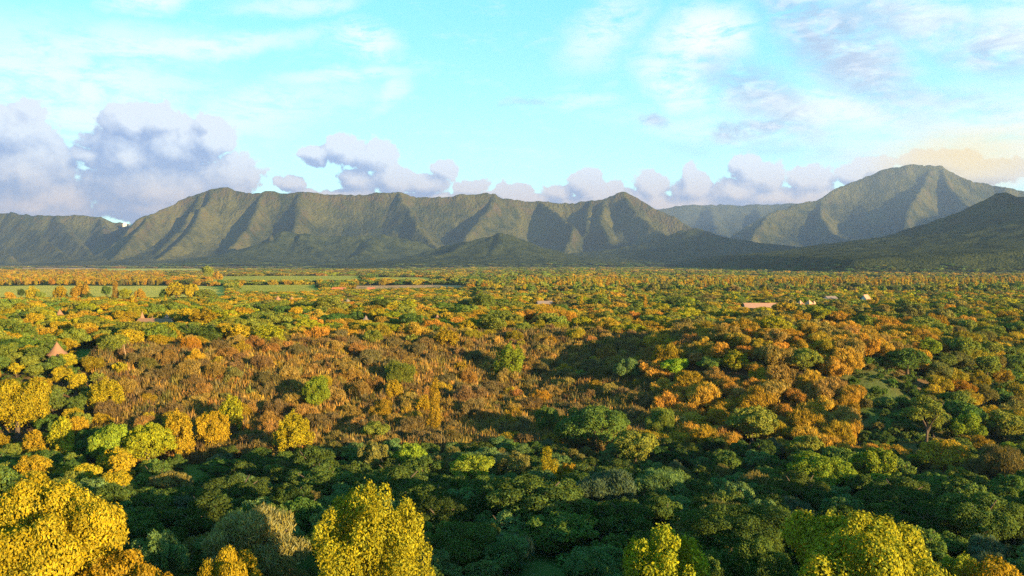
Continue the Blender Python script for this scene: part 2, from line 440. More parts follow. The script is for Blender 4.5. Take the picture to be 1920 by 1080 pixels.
# ------------------------------------------------------------------ ground sheet
def build_ground():
    r = np.concatenate([np.linspace(1, 50, 20), np.linspace(52, 480, 172), np.geomspace(485, 12500, 120)])
    a = np.concatenate([np.linspace(-42, 42, 400), np.linspace(42.6, 317.4, 130)])
    a = np.radians(a); na = len(a)
    R, A = np.meshgrid(r, a, indexing='ij'); X = R * np.sin(A); Y = R * np.cos(A)
    Z = height(X, Y)
    V = np.stack([X, Y, Z], -1).reshape(-1, 3)
    i = np.arange(len(r) - 1)[:, None] * na; j = np.arange(na)[None, :]; j2 = (j + 1) % na
    F = np.stack([i + j, i + j2, i + na + j2, i + na + j], -1)[:, :, ::-1].reshape(-1, 4)
    # colours of soil and ground cover
    grass = np.array([.045, .075, .018]); soil = np.array([.085, .055, .03]); plain = np.array([.07, .065, .025]); wood = np.array([.035, .045, .015])
    x, y = X.ravel(), Y.ravel()
    T = tops(x); B = bots(x)
    sl = sstep(-12, 10, y - B) * (1 - sstep(-6, 14, y - T)) * sstep(-190, -120, x) * (1 - sstep(125, 160, x))
    n = fbm(x / 25, y / 25, 3, 8)
    c = np.where((y < B)[:, None], grass * (.6 + .8 * n[:, None]), plain * (.6 + .8 * n[:, None]))
    c = c * (1 - sl[:, None]) + soil * sl[:, None]
    gg = np.exp(-(((x - 108) / 14) ** 2 + ((y - 232) / 24) ** 2)) * 1.0 + np.exp(-(((x - 3) / 9) ** 2 + ((y - 104) / 10) ** 2)) * 1.3
    gg = np.clip(gg * (.7 + .6 * n), 0, 1)[:, None]; c = c * (1 - gg) + np.array([.04, .07, .018]) * (.75 + .5 * fbm(x / 4, y / 4, 3, 14)[:, None]) * gg
    far = sstep(600, 1400, np.hypot(x, y))[:, None]
    c = c * (1 - far) + wood * far
    me = mesh_from('ground', V, F, 4, [ground_mat()], smooth=True, point_col=c)
    me.update()
    tag(link('ground', me), 'dark grassy and scrubby ground of the gorge and plain', kind='structure')

build_ground()

# ------------------------------------------------------------------ mountains
def ridge_mountain(name, label, mat, ridges, xr, yr, nx, ny, warp=70, rough=0.13, base=0.0, k=0.95, seed=1, wl=420.0, floor=-3.0):
    xs = np.linspace(xr[0], xr[1], nx); ys = np.linspace(yr[0], yr[1], ny)
    X, Y = np.meshgrid(xs, ys, indexing='ij')
    WX = X + warp * 2 * (fbm(X / wl, Y / wl, 4, seed) - .5) + warp * .25 * (fbm(X / (wl * .22), Y / (wl * .22), 3, seed + 7) - .5)
    WY = Y + warp * 2 * (fbm(X / wl, Y / wl, 4, seed + 3) - .5) + warp * .25 * (fbm(X / (wl * .22), Y / (wl * .22), 3, seed + 11) - .5)
    H = np.zeros_like(X)
    for rd in ridges:
        pts, kk = rd if isinstance(rd, tuple) and not isinstance(rd[0], (int, float)) and len(rd) == 2 and isinstance(rd[1], float) else (rd, k)
        for (p, q) in zip(pts[:-1], pts[1:]):
            ux, uy = q[0] - p[0], q[1] - p[1]; L2 = ux * ux + uy * uy + 1e-6
            # crest itself is barely warped so that skylines stay where they are
            t = np.clip(((WX - p[0]) * ux + (WY - p[1]) * uy) / L2, 0, 1)
            d = np.hypot(WX - p[0] - t * ux, WY - p[1] - t * uy)
            z = p[2] + (q[2] - p[2]) * t
            h = z * np.exp(-np.maximum(d - 12, 0) * kk / np.maximum(z, 30))
            H = np.maximum(H, h)
    rg = .6 * (ridged(X / 330, Y / 330, 4, seed + 20) - .62) + .7 * (ridged(X / 120, Y / 150, 3, seed + 27) - .62)
    fine = fbm(X / 28, Y / 28, 3, seed + 25) - .5
    env = sstep(0, 150, H)
    H = H + env * rough * rg * np.clip(H, 0, 260) + fine * 11 * sstep(0, 60, H)
    e = np.minimum(np.minimum(np.arange(nx)[:, None], nx - 1 - np.arange(nx)[:, None]) / (nx * .02), np.minimum(np.arange(ny)[None, :], ny - 1 - np.arange(ny)[None, :]) / (ny * .05))
    H = H * np.clip(e, 0, 1) + floor * (1 - sstep(4, 30, H)) + base
    V = np.stack([X, Y, H], -1).reshape(-1, 3)
    i = np.arange(nx - 1)[:, None] * ny; j = np.arange(ny - 1)[None, :]
    F = np.stack([i + j, i + ny + j, i + ny + j + 1, i + j + 1], -1).reshape(-1, 4)
    o = link(name, mesh_from(name, V, F, 4, [mat], smooth=True))
    tag(o, label, kind='structure')
    return o, X, Y, H

M_RANGE = slope_mat('mountain_cover', (.010, .016, .004), (.044, .045, .010), (.052, .036, .017), 1.0, 16.0, .55)
M_FAR = slope_mat('plateau_cover', (.012, .018, .008), (.026, .03, .012), (.04, .035, .022), 1.0, 12.0, .3)
M_HILL = slope_mat('hill_cover', (.010, .018, .006), (.034, .042, .012), (.06, .05, .026), 3.0, 9.0, .25)

def mountains():
    D = 6000
    crest = [at(*p) for p in [(250, 428, 5700), (265, 412, 5750), (290, 400, 5850), (340, 378, 6000), (385, 357, 6050), (405, 351, 6050), (432, 354, 6050), (470, 362, 6050), (560, 362, 6000), (640, 365, 6050),
                              (740, 362, 6050), (775, 371, 6150), (850, 366, 6150), (920, 364, 6200), (938, 373, 6250), (1000, 380, 6300), (1060, 382, 6300), (1130, 376, 6250), (1160, 362, 6200), (1175, 359, 6200),
                              (1198, 372, 6200), (1232, 396, 6150), (1285, 420, 6050), (1340, 442, 5900), (1420, 462, 5700), (1480, 478, 5500)]]
    rd = [(crest, 1.7)]
    def spur(*p, kk=1.0): rd.append(([at(*q) for q in p], kk * 1.45))
    spur((290, 400, 5850), (255, 440, 5500), (215, 485, 5150))
    spur((385, 357, 6050), (345, 430, 5600), (290, 478, 5250))
    spur((403, 351, 6050), (385, 390, 5800), (360, 430, 5500), (330, 464, 5250), (300, 488, 5050), kk=.95)
    spur((500, 362, 6050), (488, 395, 5800), (468, 425, 5550), (440, 462, 5300))
    spur((562, 362, 6000), (562, 395, 5750), (556, 430, 5450), (530, 462, 5150), kk=1.1)
    spur((740, 362, 6050), (765, 395, 5800), (800, 440, 5450), (830, 470, 5200))
    spur((920, 365, 6200), (905, 400, 5950), (880, 440, 5600))
    spur((1005, 381, 6300), (1045, 398, 6050), (1075, 425, 5750), (1065, 462, 5400), kk=1.05)
    spur((1112, 378, 6250), (1110, 405, 6050), (1105, 430, 5800))
    spur((1172, 360, 6200), (1185, 385, 6000), (1215, 415, 5750), (1250, 445, 5500))
    spur((1140, 372, 6250), (1130, 420, 5800), (1150, 460, 5400))
    ridge_mountain('mountain', 'long flat-topped green mountain range with steep gullied spurs', M_RANGE, rd, (-3300, 2500), (4500, 7300), 520, 260, warp=58, rough=.17, seed=3, wl=600)
    # western ridge and saddle
    wc = [at(*p) for p in [(-420, 380, 6600), (-200, 392, 6600), (-60, 396, 6600), (0, 398, 6500), (60, 403, 6500), (110, 405, 6500), (150, 405, 6500), (190, 407, 6500), (205, 415, 6500), (240, 423, 6500), (300, 424, 6500), (420, 440, 6600)]]
    rw = [(wc, 1.5)]
    for p in [((20, 398, 6500), (60, 430, 6100), (110, 470, 5600), (140, 490, 5300)), ((-120, 394, 6600), (-60, 440, 6000), (20, 480, 5400)), ((105, 405, 6500), (130, 440, 6100), (170, 470, 5700)), ((-250, 392, 6600), (-220, 440, 6000), (-160, 485, 5400)), ((185, 407, 6500), (195, 450, 6100))]:
        rw.append(([at(*q) for q in p], 1.6))
    ridge_mountain('mountain', 'low green ridge closing the valley beside the flat-topped range', M_RANGE, rw, (-6200, -2000), (5000, 7600), 260, 190, warp=55, rough=.17, seed=11, wl=600)
    # high peak with a cloud cap
    pk = [at(*p) for p in [(1380, 440, 7200), (1440, 402, 7400), (1480, 388, 7500), (1540, 372, 7700), (1600, 345, 7800), (1650, 322, 7800), (1690, 312, 7800), (1715, 310, 7800), (1765, 313, 7800), (1785, 325, 7800), (1820, 340, 7700), (1860, 345, 7700), (1890, 350, 7600), (1930, 362, 7600), (2100, 380, 7600), (2400, 420, 7600)]]
    rp = [(pk, 1.25)]
    for p in [((1540, 372, 7700), (1530, 405, 7300), (1560, 440, 6900), (1640, 470, 6400)), ((1440, 402, 7400), (1420, 430, 7100), (1400, 455, 6800)), ((1765, 313, 7800), (1780, 350, 7500), (1830, 400, 7000), (1860, 440, 6600)),
              ((1745, 312, 7800), (1725, 360, 7400), (1690, 430, 6700))]:
        rp.append(([at(*q) for q in p], 1.35))
    ridge_mountain('mountain', 'high broad peak with its summit wrapped in golden cloud', M_RANGE, rp, (1700, 8200), (5600, 9300), 330, 220, warp=60, rough=.16, seed=19, wl=650)
    # far plateau
    fp = [at(*p) for p in [(1100, 400, 10500), (1230, 392, 10500), (1300, 384, 10500), (1400, 384, 10500), (1480, 382, 10500), (1600, 380, 10500)]]
    ridge_mountain('mountain', 'distant blue flat plateau behind the pointed summit', M_FAR, [(fp, .8), ([at(1330, 384, 10500), at(1340, 430, 9600)], .8), ([at(1420, 384, 10500), at(1440, 430, 9600)], .8)], (500, 5600), (8800, 12000), 140, 90, warp=60, rough=.15, seed=29)
    # near hill at the frame's edge, carrying on outside it and rising
    nh = [at(*p) for p in [(1380, 478, 3500), (1480, 466, 3450), (1570, 456, 3350), (1640, 452, 3300), (1700, 440, 3200), (1760, 415, 3150), (1820, 388, 3100), (1865, 366, 3100), (1885, 362, 3100), (1910, 372, 3080), (1960, 360, 3000), (2060, 320, 2900), (2200, 270, 2800), (2400, 240, 2700), (2700, 260, 2600)]]
    rh = [(nh, .62), ([at(1885, 362, 3100), at(1900, 400, 2900), at(1930, 440, 2600), at(1960, 470, 2350)], .6), ([at(1760, 415, 3150), at(1740, 445, 2950), at(1720, 470, 2700)], .6), ([at(2060, 320, 2900), at(2080, 400, 2600), at(2060, 460, 2250)], .6)]
    out = [ridge_mountain('hill', 'dark green wooded hill with a small rocky top, in shade', M_HILL, rh, (700, 4600), (1700, 4400), 280, 210, warp=40, rough=.14, seed=41, wl=300)]
    # unseen massifs added sunward, outside the frame, for the shade they cast
    ridge_mountain('mountain', 'unseen tall massif added past the picture edge to shade the hill and range', M_HILL, [([(2500, 1650, 380), (3150, 2260, 640), (3700, 2600, 800), (4200, 2900, 960), (5200, 3400, 700), (6200, 3900, 400)], 1.0)], (1750, 7000), (900, 4700), 160, 120, warp=60, rough=.15, seed=67)  # added so its shadow covers the near hill and lower slopes
    ridge_mountain('mountain', 'second unseen massif added far outside the picture to shade the high peak', M_HILL, [([(5900, 4000, 700), (6500, 4500, 1080), (7400, 5100, 1180), (8600, 5900, 900), (9600, 6600, 300)], 1.0)], (5300, 10400), (2600, 7800), 120, 120, warp=60, rough=.12, seed=68)  # added to put the high peak's flanks in shade
    # low wooded hills at the foot of the range
    mh = [at(*p) for p in [(780, 478, 4200), (830, 462, 4150), (880, 452, 4100), (915, 446, 4100), (940, 438, 4100), (955, 441, 4100), (985, 455, 4050), (1020, 472, 4000), (1050, 488, 3900)]]
    out.append(ridge_mountain('hill', 'low dark wooded mound with a sunlit rocky knob', M_HILL, [(mh, .5), ([at(940, 438, 4100), at(930, 465, 3850), at(915, 485, 3650)], .5), ([at(880, 452, 4100), at(850, 470, 3900), at(800, 486, 3700)], .5)], (-900, 600), (3300, 4700), 190, 160, warp=26, rough=.15, seed=47, wl=200))
    sh = [at(*p) for p in [(480, 488, 4700), (500, 470, 4800), (512, 452, 4850), (535, 435, 4900), (560, 438, 4900), (610, 445, 4900), (680, 442, 4900), (740, 443, 4900), (790, 458, 4850), (830, 475, 4800)]]
    out.append(ridge_mountain('hill', 'boulder-strewn green foothill with a rock spire on its shoulder', M_HILL, [(sh, .62), ([at(508, 462, 4800), at(509, 440, 4800)], 3.5), ([at(560, 438, 4900), at(590, 465, 4600), at(620, 485, 4400)], .6), ([at(700, 442, 4900), at(690, 470, 4550)], .6)], (-1900, -200), (3900, 5500), 210, 180, warp=26, rough=.2, seed=53, wl=220))
    # long low foothill linking mound and near hill
    lf = [at(*p) for p in [(1040, 480, 4900), (1140, 468, 4800), (1240, 452, 4800), (1285, 432, 4800), (1310, 430, 4800), (1360, 446, 4700), (1440, 458, 4600), (1520, 466, 4500), (1600, 475, 4400)]]
    out.append(ridge_mountain('hill', 'long low wooded foothill between the mound and the shaded hill', M_HILL, [(lf, .45), ([at(1300, 430, 4800), at(1280, 460, 4400), at(1260, 482, 4100)], .45), ([at(1440, 458, 4600), at(1400, 478, 4150)], .45)], (200, 2300), (3500, 5600), 210, 170, warp=26, rough=.15, seed=59, wl=240))
    return out
HILLS = mountains()

# ------------------------------------------------------------------ tree meshes
rng = np.random.default_rng(7)

def rand_dirs(n, r): 
    v = r.normal(size=(n, 3)); return v / np.linalg.norm(v, axis=1)[:, None]

def leaf_cloud(lobes, n, size, r, asp=.5, bias=.6, shell=.25, up=0.0, low=-.55, fold=0.0, inner=.78):
    """n leaf-sized faces on the outer shells of many lobes (cx,cy,cz,rx,ry,rz)"""
    L = np.array(lobes, float)
    area = (L[:, 3] * L[:, 4] + L[:, 3] * L[:, 5] + L[:, 4] * L[:, 5]); pr = area / area.sum()
    keepP = []; keepN = []; keepI = []; tot = 0
    for _ in range(12):
        k = int(n * 1.6)
        idx = r.choice(len(L), k, p=pr); d = rand_dirs(k, r)
        ok = (d[:, 2] > low) | (r.random(k) < .25); idx, d = idx[ok], d[ok]
        q = 1 - shell * r.random(len(d)) ** 1.5; q = np.where(r.random(len(d)) < .2, 1 + .3 * r.random(len(d)) ** 2, q)
        P = L[idx, :3] + L[idx, 3:6] * d * q[:, None]
        inside = np.zeros(len(P), bool)
        for l in range(len(L)):
            e = (P - L[l, :3]) / (L[l, 3:6] * inner)
            inside |= ((e * e).sum(1) < 1) & (idx != l)
        ok = (~inside) & (P[:, 2] > 0.02)
        P, d, idx = P[ok], d[ok], idx[ok]
        keepP.append(P); keepN.append(d); keepI.append(idx); tot += len(P)
        if tot >= n: break
    P = np.concatenate(keepP)[:n]; Nn = np.concatenate(keepN)[:n]; I = np.concatenate(keepI)[:n]; n = len(P)
    nn = Nn * bias + rand_dirs(n, r) * (1 - bias) + np.array([0, 0, .15]); nn /= np.linalg.norm(nn, axis=1)[:, None]
    t = rand_dirs(n, r) + up * (np.array([0, 0, 1.0]) + .6 * Nn); t -= nn * (t * nn).sum(1)[:, None]; t /= np.linalg.norm(t, axis=1)[:, None] + 1e-9
    b = np.cross(nn, t)
    s = size * (.6 + .8 * r.random(n))[:, None]
    V = np.empty((n, 4, 3))
    V[:, 0] = P - t * s; V[:, 1] = P + b * s * asp - t * s * .1; V[:, 2] = P + t * s; V[:, 3] = P - b * s * asp - t * s * .1
    lobev = .8 + .4 * r.random(len(L))
    var = lobev[I] * (.72 + .56 * r.random(n))
    return V.reshape(-1, 3), var

def sub_lobes(big, r, k, rad, squash=.85, low=-.35):
    out = []
    for (cx, cy, cz, rx, ry, rz) in big:
        d = rand_dirs(k * 3, r); d = d[d[:, 2] > low][:k]
        for v in d:
            q = rad * (.75 + .5 * r.random())
            out.append((cx + rx * v[0] * .85, cy + ry * v[1] * .85, cz + rz * v[2] * .85, q, q, q * squash))
    return out

KH = {'dome': 1.9, 'tall': 2.4, 'ever': 1.7, 'feather': 1.5, 'col': 5.0, 'open': 2.3, 'round': 1.75}

def crown_lobes(kind, r):
    big = []
    if kind in ('dome', 'ever', 'round', 'feather'):
        zc, zr, n = {'dome': (.95, .72, 9), 'ever': (.75, .72, 9), 'round': (.9, .7, 7), 'feather': (.62, .72, 7)}[kind]
        big.append((0, 0, zc, .62, .62, zr * .85))
        for i in range(n):
            a = 2 * math.pi * (i + r.random() * .7) / n * 1.62; e = (r.random() * 1.15 - .25)
            cr = .24 + .26 * r.random()
            big.append((math.cos(a) * math.cos(e) * (1.02 - cr), math.sin(a) * math.cos(e) * (1 - cr), zc + math.sin(e) * zr * .75 + .05, cr, cr, cr * .9))
        big.append((r.normal() * .1, r.normal() * .1, zc + zr * .62, .36, .36, .32))
        if kind == 'dome': small = sub_lobes(big, r, 11, .14)
        elif kind == 'ever': small = sub_lobes(big, r, 10, .155, .8)
        elif kind == 'round': small = sub_lobes(big, r, 6, .2)
        else: small = sub_lobes(big, r, 7, .2, 1.0)
        return big, small
    if kind == 'tall':
        for i in range(19):
            a = 2.4 * i + r.normal() * .3; rr = .84 * math.sqrt(i / 19)
            top = 2.4 - .75 * rr ** 2.2 - .4 * r.random() * (i > 0); ln = .3 + .35 * r.random(); q = .17 + .09 * r.random()
            big.append((math.cos(a) * rr, math.sin(a) * rr, top - ln, q, q, ln))
        for i in range(12):
            a = 2.4 * i + r.normal() * .3; rr = .5 + .35 * r.random(); q = .2 + .1 * r.random()
            big.append((math.cos(a) * rr, math.sin(a) * rr, .75 + .75 * r.random(), q, q, q * 1.5))
        return big, sub_lobes(big, r, 7, .11, 1.2, -.8)
    if kind == 'col':
        for i in range(8):
            t = i / 7; q = (.75 if t < .12 else 1.0) * (1 - .72 * t ** 1.6)
            big.append((r.normal() * .1, r.normal() * .1, .6 + 4.1 * t, q * .85, q * .85, .55))
        return big, sub_lobes(big, r, 7, .26, 1.7, -.6)
    if kind == 'open':
        for i in range(11):
            a = 2 * math.pi * i / 11 * 1.62 + r.random(); rr = .72 * math.sqrt(r.random())
            cr = .24 + .1 * r.random()
            big.append((math.cos(a) * rr, math.sin(a) * rr, 1.15 + .95 * (1 - rr ** 2) * r.random() ** .5 + .05, cr, cr, cr * .62))
        big.append((0, 0, 2.0, .4, .4, .22))
        return big, sub_lobes(big, r, 6, .12, .7, -.6)

def trunk_mb(kind, r, n=6, mi=0, limbs=True):
    mb = MB()
    if kind == 'col':
        mb.tube([(0, 0, -.3), (0, 0, 1.2), (.02, 0, 4.2)], [.09, .075, .02], n, mi); return mb
    th = {'open': 1.35, 'tall': 1.6, 'feather': .5}.get(kind, .8)
    w = {'open': .055, 'tall': .075, 'feather': .05}.get(kind, .08)
    bx, by = r.normal() * .05, r.normal() * .05
    mb.tube([(0, 0, -.4), (0, 0, .05), (bx * .5, by * .5, th * .5), (bx, by, th)], [w * 1.25, w * 1.1, w * .9, w * .7], n, mi)
    if limbs:
        for i in range(5):
            a = 2 * math.pi * i / 5 + r.random(); q = .45 + .2 * r.random(); zt = th + .25 + .5 * r.random()
            z0 = th * (.6 + .35 * r.random())
            mb.tube([(bx * z0 / th, by * z0 / th, z0), (math.cos(a) * q * .45, math.sin(a) * q * .45, z0 + (zt - z0) * .55), (math.cos(a) * q, math.sin(a) * q, zt)], [w * .6, w * .42, w * .15], max(4, n - 2), mi)
    return mb

LODN = {'huge': 58000, 'hero': 23000, 'near': 10500, 'mid': 5600, 'far': 1100, 'tiny': 150}
_cache = {}
FILL = []
def crown_arrays(kind, lod, seed):
    r = np.random.default_rng(seed * 977 + sum(map(ord, kind + lod)))
    n = LODN[lod]; big, small = crown_lobes(kind, r)
    cov = {'dome': 19, 'ever': 19, 'round': 18, 'feather': 17, 'tall': 20, 'col': 30, 'open': 9}[kind]
    big = [(x, y, z, a * .8, b * .8, c * .8) for (x, y, z, a, b, c) in big]
    lob = small + big if lod in ('huge', 'hero', 'near', 'mid') else big + small[::3]
    if kind == 'feather':
        n = int(n * (.8 if lod in ('huge', 'hero') else 1.3)); asp = .2; s = math.sqrt(cov / n / (2 * asp)); s *= 1.25; V, var = leaf_cloud(lob, n, s, r, asp=asp * .8, bias=.35, shell=.75, up=1.6, low=-.7)
    elif kind == 'col':
        n = int(n * 1.2); asp = .3; s = math.sqrt(cov / n / (2 * asp)); V, var = leaf_cloud(lob, n, s, r, asp=asp, bias=.5, shell=.35, up=1.5, low=-.9)
    elif kind == 'open':
        s = math.sqrt(cov / n); V, var = leaf_cloud(lob, n, s, r, asp=.5, bias=.4, shell=.4, low=-.8)
    elif kind == 'tall':
        s = math.sqrt(cov / n); V, var = leaf_cloud(lob, n, s, r, asp=.55, bias=.5, shell=.3, low=-.8)
    else:
        s = math.sqrt(cov / n); V, var = leaf_cloud(lob, n, s, r, asp=.5, bias=.55, shell=.28)
    return V, var, r

def crown_mesh(kind, lod, seed):
    if lod in ('hero', 'near'): seed = seed % 3
    k = ('c', kind, lod, seed)
    if k not in _cache:
        V, var, r = crown_arrays(kind, lod, seed)
        _cache[k] = mesh_from('crown', V, np.arange(len(V)), 4, [LEAF], face_attr=var)
    return _cache[k]
def trunk_mesh(kind, seed):
    k = ('t', kind, seed)
    if k not in _cache: _cache[k] = trunk_mb(kind, np.random.default_rng(seed + 5), 8, 0, kind != 'tall').mesh('trunk', [BARK], True)
    return _cache[k]
def whole_mesh(kind, lod, seed):
    """crown and trunk in one mesh, for trees too small to show parts"""
    k = ('w', kind, lod, seed)
    if k not in _cache:
        V, var, r = crown_arrays(kind, lod, seed)
        mb = trunk_mb(kind, r, 5, 0, lod == 'mid' and kind != 'tall')
        nv = len(V); tv = np.array(mb.v)
        ff = np.concatenate([np.arange(nv), np.array([i + nv for f in mb.f for i in f])])
        lt = [4] * (nv // 4) + [len(f) for f in mb.f]
        mi = [0] * (nv // 4) + [1] * len(mb.f)
        me = mesh_from('tree', np.concatenate([V, tv]), ff, lt, [LEAF, BARK], mi, face_attr=np.concatenate([var, np.ones(len(mb.f))]))
        _cache[k] = me
    return _cache[k]

TINT = {'gold': (.235, .178, .012), 'amber': (.25, .175, .016), 'yellow': (.195, .195, .012), 'lime': (.135, .18, .016), 'green': (.065, .105, .02), 'soft': (.075, .125, .035),
        'dark': (.048, .074, .015), 'deep': (.033, .055, .012), 'olive': (.12, .11, .028), 'grey': (.075, .105, .05), 'orange': (.33, .20, .026), 'rust': (.23, .15, .036), 'leaf': (.095, .13, .02), 'brown': (.13, .098, .036), 'mixed': (.12, .145, .022)}

PLACED = []   # (x, y, r)
RECTS = []    # (px0, px1, py0, py1, D): keep nearer plants out of this part of the view
NAMES = {'dome': 'broadleaf_tree', 'tall': 'upright_tree', 'ever': 'evergreen_tree', 'round': 'broadleaf_tree', 'feather': 'thorn_bush', 'col': 'columnar_tree', 'open': 'umbrella_tree'}
CATS = {'thorn_bush': 'bush', 'columnar_tree': 'columnar tree', 'evergreen_tree': 'evergreen tree', 'broadleaf_tree': 'tree', 'upright_tree': 'tree', 'umbrella_tree': 'tree'}

def plant(kind, x, y, r, H, tint, label, group=None, lod=None, seed=0, parts=None, rot=None, z=None):
    z = gz(x, y) if z is None else z
    rp = r / y * HF * .533
    if lod is None: lod = 'near' if rp > 20 else 'mid' if rp > 8 else 'far'
    nm = NAMES[kind]; sz = H / KH[kind]
    t = TINT[tint] if isinstance(tint, str) else tint
    rot = random.uniform(0, 6.28) if rot is None else rot
    if parts or (parts is None and lod in ('huge', 'hero', 'near')):
        o = link(nm, None, None, (x, y, z)); o.empty_display_size = .5
        tr = link('trunk', trunk_mesh(kind, seed), o); cr = link('crown', crown_mesh(kind, lod, seed), o)
        cr['tint'] = (*t, 1.0)
    else:
        o = link(nm, whole_mesh(kind, lod, seed), None, (x, y, z)); o['tint'] = (*t, 1.0)
    o.scale = (r, r, sz); o.rotation_euler = (0, 0, rot)
    tag(o, label, CATS[nm], group)
    PLACED.append((x, y, r)); return o

random.seed(4)
def hero(px, py, w, D, kind, tint, label, ybot=None, seed=0, lod=None, maxk=2.4):
    """tree whose crown top shows at (px,py), w photo pixels wide, standing D metres away"""
    best = None
    for i in range(-14, 15):              # shift it in depth until its height suits its width
        Dk = D * (1 + .02 * i); x, y, zt = at(px, py, Dk); r = w / 2 / HF * Dk; z = gz(x, y); H = zt - z; q = H / (KH[kind] * r)
        cost = abs(i) * .02 + (max(0, .72 - q) + max(0, q - 1.6)) * 3
        if best is None or cost < best[0]: best = (cost, Dk, x, y, r, z, H, q)
    _, D, x, y, r, z, H, q = best
    if q < .5 or q > 2.2: print('hero height off', label[:40], round(H, 1), 'r', round(r, 1), 'q', round(q, 2))
    H = min(max(H, KH[kind] * r * .5), KH[kind] * r * 2.2)
    rp = w / 2 * .533
    if lod is None: lod = 'huge' if rp > 60 else 'hero' if rp > 28 else 'near' if rp > 13 else 'mid'
    o = plant(kind, x, y, r, H, tint, label, None, lod, seed, parts=True, z=z)
    yb = min(ybot or py + w * .7, proj(x, y, z)[1]); RECTS.append((px - w * .4, px + w * .4, py - 4, py + (yb - py) * .6, D))
    return o

# ------------------------------------------------------------------ buildings
THATCH = plain_mat('thatch', (.17, .095, .055), var=.35, scale=5, bump=.08)
THATCH_GREY = plain_mat('grey_thatch', (.13, .10, .09), var=.35, scale=5, bump=.08)
WHITE = plain_mat('white_plaster', (.50, .47, .42), var=.06, scale=2)
MUDWALL = plain_mat('mud_wall', (.26, .19, .13), var=.15, scale=3)
TILE = plain_mat('clay_tile', (.26, .15, .105), var=.25, scale=8, bump=.03)
GREYROOF = plain_mat('grey_roof', (.13, .105, .10), var=.2, scale=4)
WOOD = plain_mat('wood', (.16, .10, .06), var=.3, scale=8)
GLASS = plain_mat('dark_glass', (.03, .035, .04), rough=.15, var=.1)
PINK = plain_mat('pale_terracotta', (.36, .185, .115), var=.2, scale=6, bump=.03)
RED = plain_mat('red_roof', (.33, .10, .05), var=.2, scale=6)

def cone_roof(R, h, mat, n=20, eave=.25, over=1.18):
    """thatched cone, slightly concave, with a thick eave"""
    mb = MB(); prof = [(R * over, -.0), (R * over, eave), (R * .72, h * .34), (R * .38, h * .66), (R * .1, h * .95), (.02, h)]
    rings = []
    for (q, z) in prof:
        b = len(mb.v); mb.v += [(q * math.cos(2 * math.pi * k / n), q * math.sin(2 * math.pi * k / n), z) for k in range(n)]; rings.append(b)
    for i in range(len(rings) - 1):
        for k in range(n):
            mb.f.append([rings[i] + k, rings[i] + (k + 1) % n, rings[i + 1] + (k + 1) % n, rings[i + 1] + k]); mb.mi.append(0)
    mb.f.append([rings[0] + k for k in reversed(range(n))]); mb.mi.append(0)
    return mb.mesh('roof', [mat])

def thatched_hut(px, pbase, wpx, hpx, D, label, group=None, mat=None, wallh=2.4):
    D = (CAMZ - 2.4) * HF / (pbase - HOR); x, y, _ = at(px, pbase, D); z = gz(x, y); R = wpx / 2 / HF * D / 1.18; rh = hpx / HF * D
    base = CAMZ - (pbase - HOR) / HF * D        # where the eave should show
    wallh = max(1.2, base - z)
    o = link('thatched_hut', None, None, (x, y, z)); o.rotation_euler.z = math.atan2(-x, -y) * -1
    n = 16; mb = MB()
    pts = [(R * .92 * math.cos(2 * math.pi * k / n), R * .92 * math.sin(2 * math.pi * k / n)) for k in range(n)]
    for k in range(n):
        a, b = pts[k], pts[(k + 1) % n]; mb.poly([(a[0], a[1], -.3), (b[0], b[1], -.3), (b[0], b[1], wallh + .3), (a[0], a[1], wallh + .3)])
    link('wall', mb.mesh('wall', [MUDWALL]), o)
    rf = link('roof', cone_roof(R, rh, mat or THATCH), o, (0, 0, wallh))
    fm = MB(); fm.tube([(0, 0, rh - .3), (0, 0, rh + .35)], [.16, .05], 6); link('finial', fm.mesh('finial', [WOOD]), rf)
    dm = MB(); dm.box(0, -R * .93, 1.0, 1.0, .12, 2.0); link('door', dm.mesh('door', [WOOD]), o)
    for s in (-1, 1):
        wm = MB(); a = math.radians(-90 + 42 * s); wm.box(0, 0, 0, .9, .12, .8)
        w = link('window', wm.mesh('window', [GLASS]), o, (R * .92 * math.cos(a), R * .92 * math.sin(a), 1.3)); w.rotation_euler.z = a + math.pi / 2
    tag(o, label, 'hut', group); RECTS.append((px - wpx * .5, px + wpx * .5, pbase - hpx - 2, pbase - 1, D)); PLACED.append((x, y, R * 1.5))
    return o

